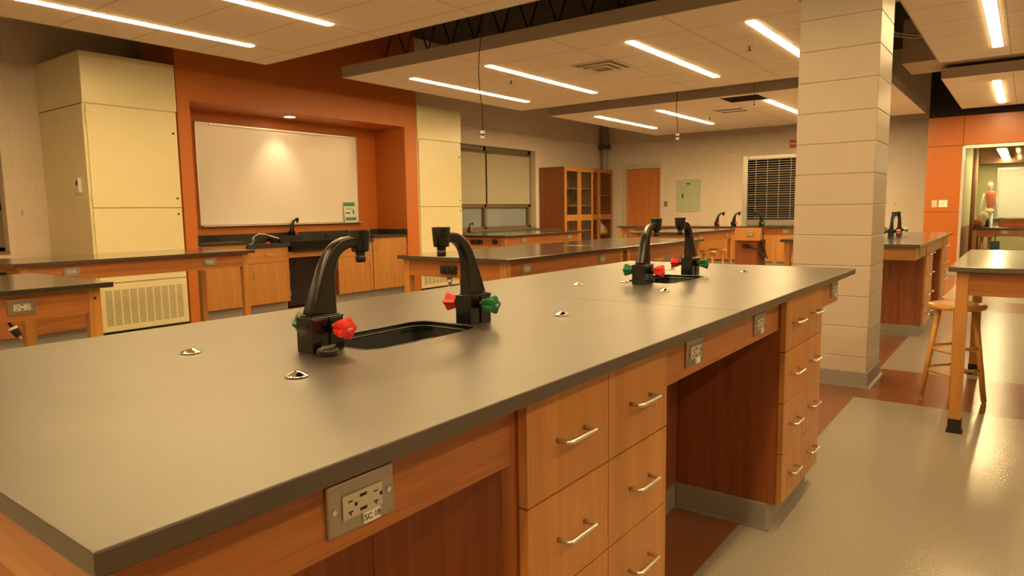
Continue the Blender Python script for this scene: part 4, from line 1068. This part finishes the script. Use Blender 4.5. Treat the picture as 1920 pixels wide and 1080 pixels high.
obj('door', MB().box(-3.075, -2.62, 12.14, 12.179, 0.28, 0.7380), 'oak_z', uc)
obj('side_stile', MB().box(-3.60, -3.425, 12.14, 12.179, 0.28, 0.7380), 'oak_z', uc)
obj('leg', MB().box(-3.47, -3.42, 12.135, 12.18, 0, 0.28), 'oak_z', tg)
t = thing('low_counter', 'low counter under the grille window against the far wall', 'cabinet', (-4.0, 15.0, 0))
obj('cabinet_front', MB().box(-6.0, -2.2, 14.75, 15.33, 0.1, 0.77), 'oak_z', t)
obj('slab', MB().box(-6.0, -2.2, 14.7, 15.295, 0.7705, 0.795), 'epoxy', t)
obj('kick_plate', MB().box(-6.0, -2.2, 14.8, 15.33, 0, 0.0995), 'rubber_base', t)

# small table corner seen left of the column
lab_table('dark-topped lab table half hidden behind the left side of the column', -1.98, -1.35, 7.15, 8.6, z=0.888)

# ------------------------------------------------------------------ island beyond the column
ZR = 0.888
RX1 = -0.688; RY0, RY1 = 6.48, 9.70
t = thing('island_worktop', 'black worktop of the island behind the column', 'worktop', (-1.0, 8.1, 0.862))
RS = (-1.20, -1.02, 8.55, 8.90)
obj('slab', MB().slab(quad(-1.30, RX1, RY0, RY1), [], 0.862, ZR), 'table_epoxy', t, bevel=0.002)
t = thing('bench_apron', 'wooden apron frame under the worktop of the island behind the column', 'frame', (-1.0, 8.1, 0.74))
obj('apron_rail', MB().box(-1.28, RX1 - 0.03, RY0 + 0.04, RY0 + 0.062, 0.755, 0.8618), 'oak_x', t)
for a, b_ in ((RY0 + 0.0625, 7.23), (7.83, 8.72)):
    obj('apron_rail', MB().box(RX1 - 0.052, RX1 - 0.030, a, b_, 0.755, 0.8618), 'oak_y', t)
outlet(t, (RX1 - 0.030, 6.80, 0.81), '+x')
drawer_unit('drawer unit of the island behind the column, nearer one', RX1 - 0.025, 7.25, 7.81, 0.861, depth=0.54, wood_='oak_z')
drawer_unit('drawer unit of the island behind the column, farther one', RX1 - 0.025, 8.74, 9.30, 0.861, depth=0.54, wood_='oak_z')
faucet(-1.13, 8.15, ZR + 0.0002, 0.0, 'black faucet at the near end on the island behind the column')
faucet(-1.135, 8.75, ZR + 0.0002, PI, 'black faucet at the far end on the island behind the column')
t = thing('island_core', 'reddish core cabinet of the island behind the column', 'cabinet', (-1.28, 8.3, 0))
obj('core_panel', MB().box(-1.29, -1.277, 7.25, 9.30, 0.10, 0.8615), 'panel_z', t)

# ------------------------------------------------------------------ next room seen through the glazed opening
struct('wall_next_room_back', MB().box(-1.3, XR, 19.6, 19.8, 0, ZT), 'far_wall')
sw = MB().box(-1.0, -0.95, YO + 0.3, 19.6, 0, 0.80)
struct('trim_11', sw, 'far_brown')
struct('wall_next_room_side', MB().box(-1.0, -0.955, YO + 0.3, 19.6, 0.80, 2.9), 'far_wall')
struct('ceiling_next_room', MB().box(-1.3, XR, YO + 0.26, 19.6, 2.55, 2.6), 'far_brown')
t = thing('ceiling_light', 'square-ended strip light in the room behind the glass', 'light', (-0.44, 17.2, 2.5))
obj('diffuser', MB().box(-0.50, -0.38, 15.6, 17.4, 2.20, 2.225), 'lamp_next', t)
obj('housing', MB().box(-0.52, -0.36, 15.55, 17.45, 2.225, 2.27).box(-0.445, -0.435, 16.45, 16.46, 2.27, 2.55), 'white_plastic', t)
t = thing('ceiling_light', 'second strip light in the room behind the glass', 'light', (-0.44, 18.6, 2.5))
obj('diffuser', MB().box(-0.50, -0.38, 18.0, 19.2, 2.20, 2.225), 'lamp_next', t)
obj('housing', MB().box(-0.52, -0.36, 17.95, 19.25, 2.225, 2.27).box(-0.445, -0.435, 18.5, 18.51, 2.27, 2.55), 'white_plastic', t)
for x, lq in ((1.2, 'strip light of the room behind the glass, first right of the picture edge'), (3.2, 'strip light of the room behind the glass, second right of the picture edge')):
    t = thing('ceiling_light', lq, 'light', (x, 17.2, 2.5))
    obj('diffuser', MB().box(x - 0.06, x + 0.06, 15.6, 18.4, 2.20, 2.225), 'lamp_next', t)
    obj('housing', MB().box(x - 0.08, x + 0.08, 15.55, 18.45, 2.225, 2.27).box(x - 0.005, x + 0.005, 17.0, 17.01, 2.27, 2.55), 'white_plastic', t)
t = thing('whiteboard', 'cream whiteboard on the far wall of the room behind the glass', 'whiteboard', (0.3, 19.55, 0.8))
obj('board', MB().box(-0.55, 1.9, 19.575, 19.599, 0.90, 2.0), 'whiteboard', t)
obj('frame', MB().box(-0.60, -0.55, 19.56, 19.599, 0.86, 2.05).box(-0.55, 1.9, 19.56, 19.599, 2.0, 2.05), 'aluminium', t)
obj('pen_tray', MB().box(-0.66, 1.9, 19.5, 19.599, 0.84, 0.875), 'steel_dark', t)
struct('trim_12', MB().box(-0.94, XR, 19.2, 19.59, 2.14, 2.549), 'far_brown')
t = thing('vertical_pole', 'thin brown post in the room behind the glass', 'post', (-0.86, 16.2, 0))
obj('post', MB().cyl((-0.86, 16.2, 0), (-0.86, 16.2, 2.5495), 0.04, 12), 'far_brown', t)
t = lab_table('lab table in the room behind the glass, with orange items on it', -0.80, 1.2, 14.9, 15.9, z=0.80, ah=0.13, inset=0.03, outlets=(('-y', -0.30),))
t = thing('orange_basket', 'orange bin lying on the table behind the glass', 'bin', (-0.18, 15.4, 0.80))
obj('bin_body', MB().prism([(-0.40, 0.8005), (0.02, 0.8005), (0.0, 0.90), (-0.05, 0.955), (-0.33, 0.955), (-0.42, 0.90)], 'y', 15.25, 15.6), 'orange_panel', t)
obj('bin_lid', MB().box(-0.40, 0.0, 15.238, 15.25, 0.81, 0.86), 'red_alarm', t)
t = thing('orange_cup', 'orange beaker at the left end of the table behind the glass', 'cup', (-0.72, 15.3, 0.80))
obj('cup_body', MB().lathe([(0.06, 0), (0.075, 0.13)], (-0.72, 15.3, 0.8005), n=18), 'orange_panel', t)
t = thing('skull_model', 'pale skull model beside the orange beaker behind the glass', 'model', (-0.66, 15.55, 0.80))
obj('skull', MB().lathe([(0.04, 0.0), (0.05, 0.06), (0.05, 0.10), (0.085, 0.16), (0.09, 0.21), (0.06, 0.26), (0.02, 0.275)], (-0.66, 15.55, 0.8005), n=18), 'bone', t)
obj('stand', MB().cyl((-0.60, 15.58, 0.8005), (-0.60, 15.58, 0.95), 0.04, 12), 'matt_black', t)
# anatomical torso/skeleton model on a pole
t = thing('anatomy_model', 'hanging skeleton model with red muscles in the room behind the glass', 'model', (-0.62, 17.4, 0))
ax_, ay_ = -0.64, 17.4
sm = MB()
sm.lathe([(0.02, 1.50), (0.035, 1.53), (0.055, 1.58), (0.058, 1.62), (0.04, 1.66), (0.01, 1.675)], (ax_, ay_, 0), n=16)
sm.tube([(ax_, ay_, 1.0), (ax_ + 0.01, ay_, 1.25), (ax_, ay_, 1.52)], 0.02, 8)
obj('skull_and_spine', sm, 'bone', t)
ms = MB().lathe([(0.045, 1.14), (0.06, 1.20), (0.085, 1.30), (0.10, 1.40), (0.095, 1.45), (0.04, 1.49)], (ax_ + 0.02, ay_, 0), n=16)
obj('rib_cage', ms, 'muscle_red', t)
obj('pelvis', MB().lathe([(0.05, 1.02), (0.09, 1.06), (0.095, 1.10), (0.05, 1.13)], (ax_, ay_, 0), n=16), 'bone', t)
for s_ in (-1, 1):
    obj('arm', MB().tube([(ax_ + s_ * 0.10, ay_, 1.44), (ax_ + s_ * 0.13, ay_, 1.25), (ax_ + s_ * 0.14, ay_ - 0.03, 1.06)], [0.018, 0.015, 0.010], 8), 'blind_slat', t)
    obj('leg', MB().tube([(ax_ + s_ * 0.05, ay_, 1.04), (ax_ + s_ * 0.055, ay_, 0.70), (ax_ + s_ * 0.05, ay_, 0.30)], [0.026, 0.02, 0.014], 8), 'blind_slat', t)
obj('pole', MB().cyl((ax_ + 0.02, ay_ + 0.12, 0.02), (ax_ + 0.02, ay_ + 0.12, 1.75), 0.012, 8), 'steel', t)
obj('base', MB().cyl((ax_, ay_, 0), (ax_, ay_, 0.03), 0.20, 20), 'matt_black', t)
for x, y, l in ((-0.62, 16.35, 'stool under the table behind the glass, left one'), (0.1, 16.4, 'stool under the table behind the glass, right one')):
    s2 = dup(st, (x, y, 0), l, 'round wooden stools', 0.2)
tag(obj('blue_bag', MB().box(-0.50, -0.36, 14.90, 14.928, 0.38, 0.56, 0.01).box(-0.44, -0.42, 14.918, 14.928, 0.56, 0.66), 'blue_fabric', loc=(-0.43, 14.95, 0.38)), 'dark blue bag hanging under the table behind the glass', 'bag')
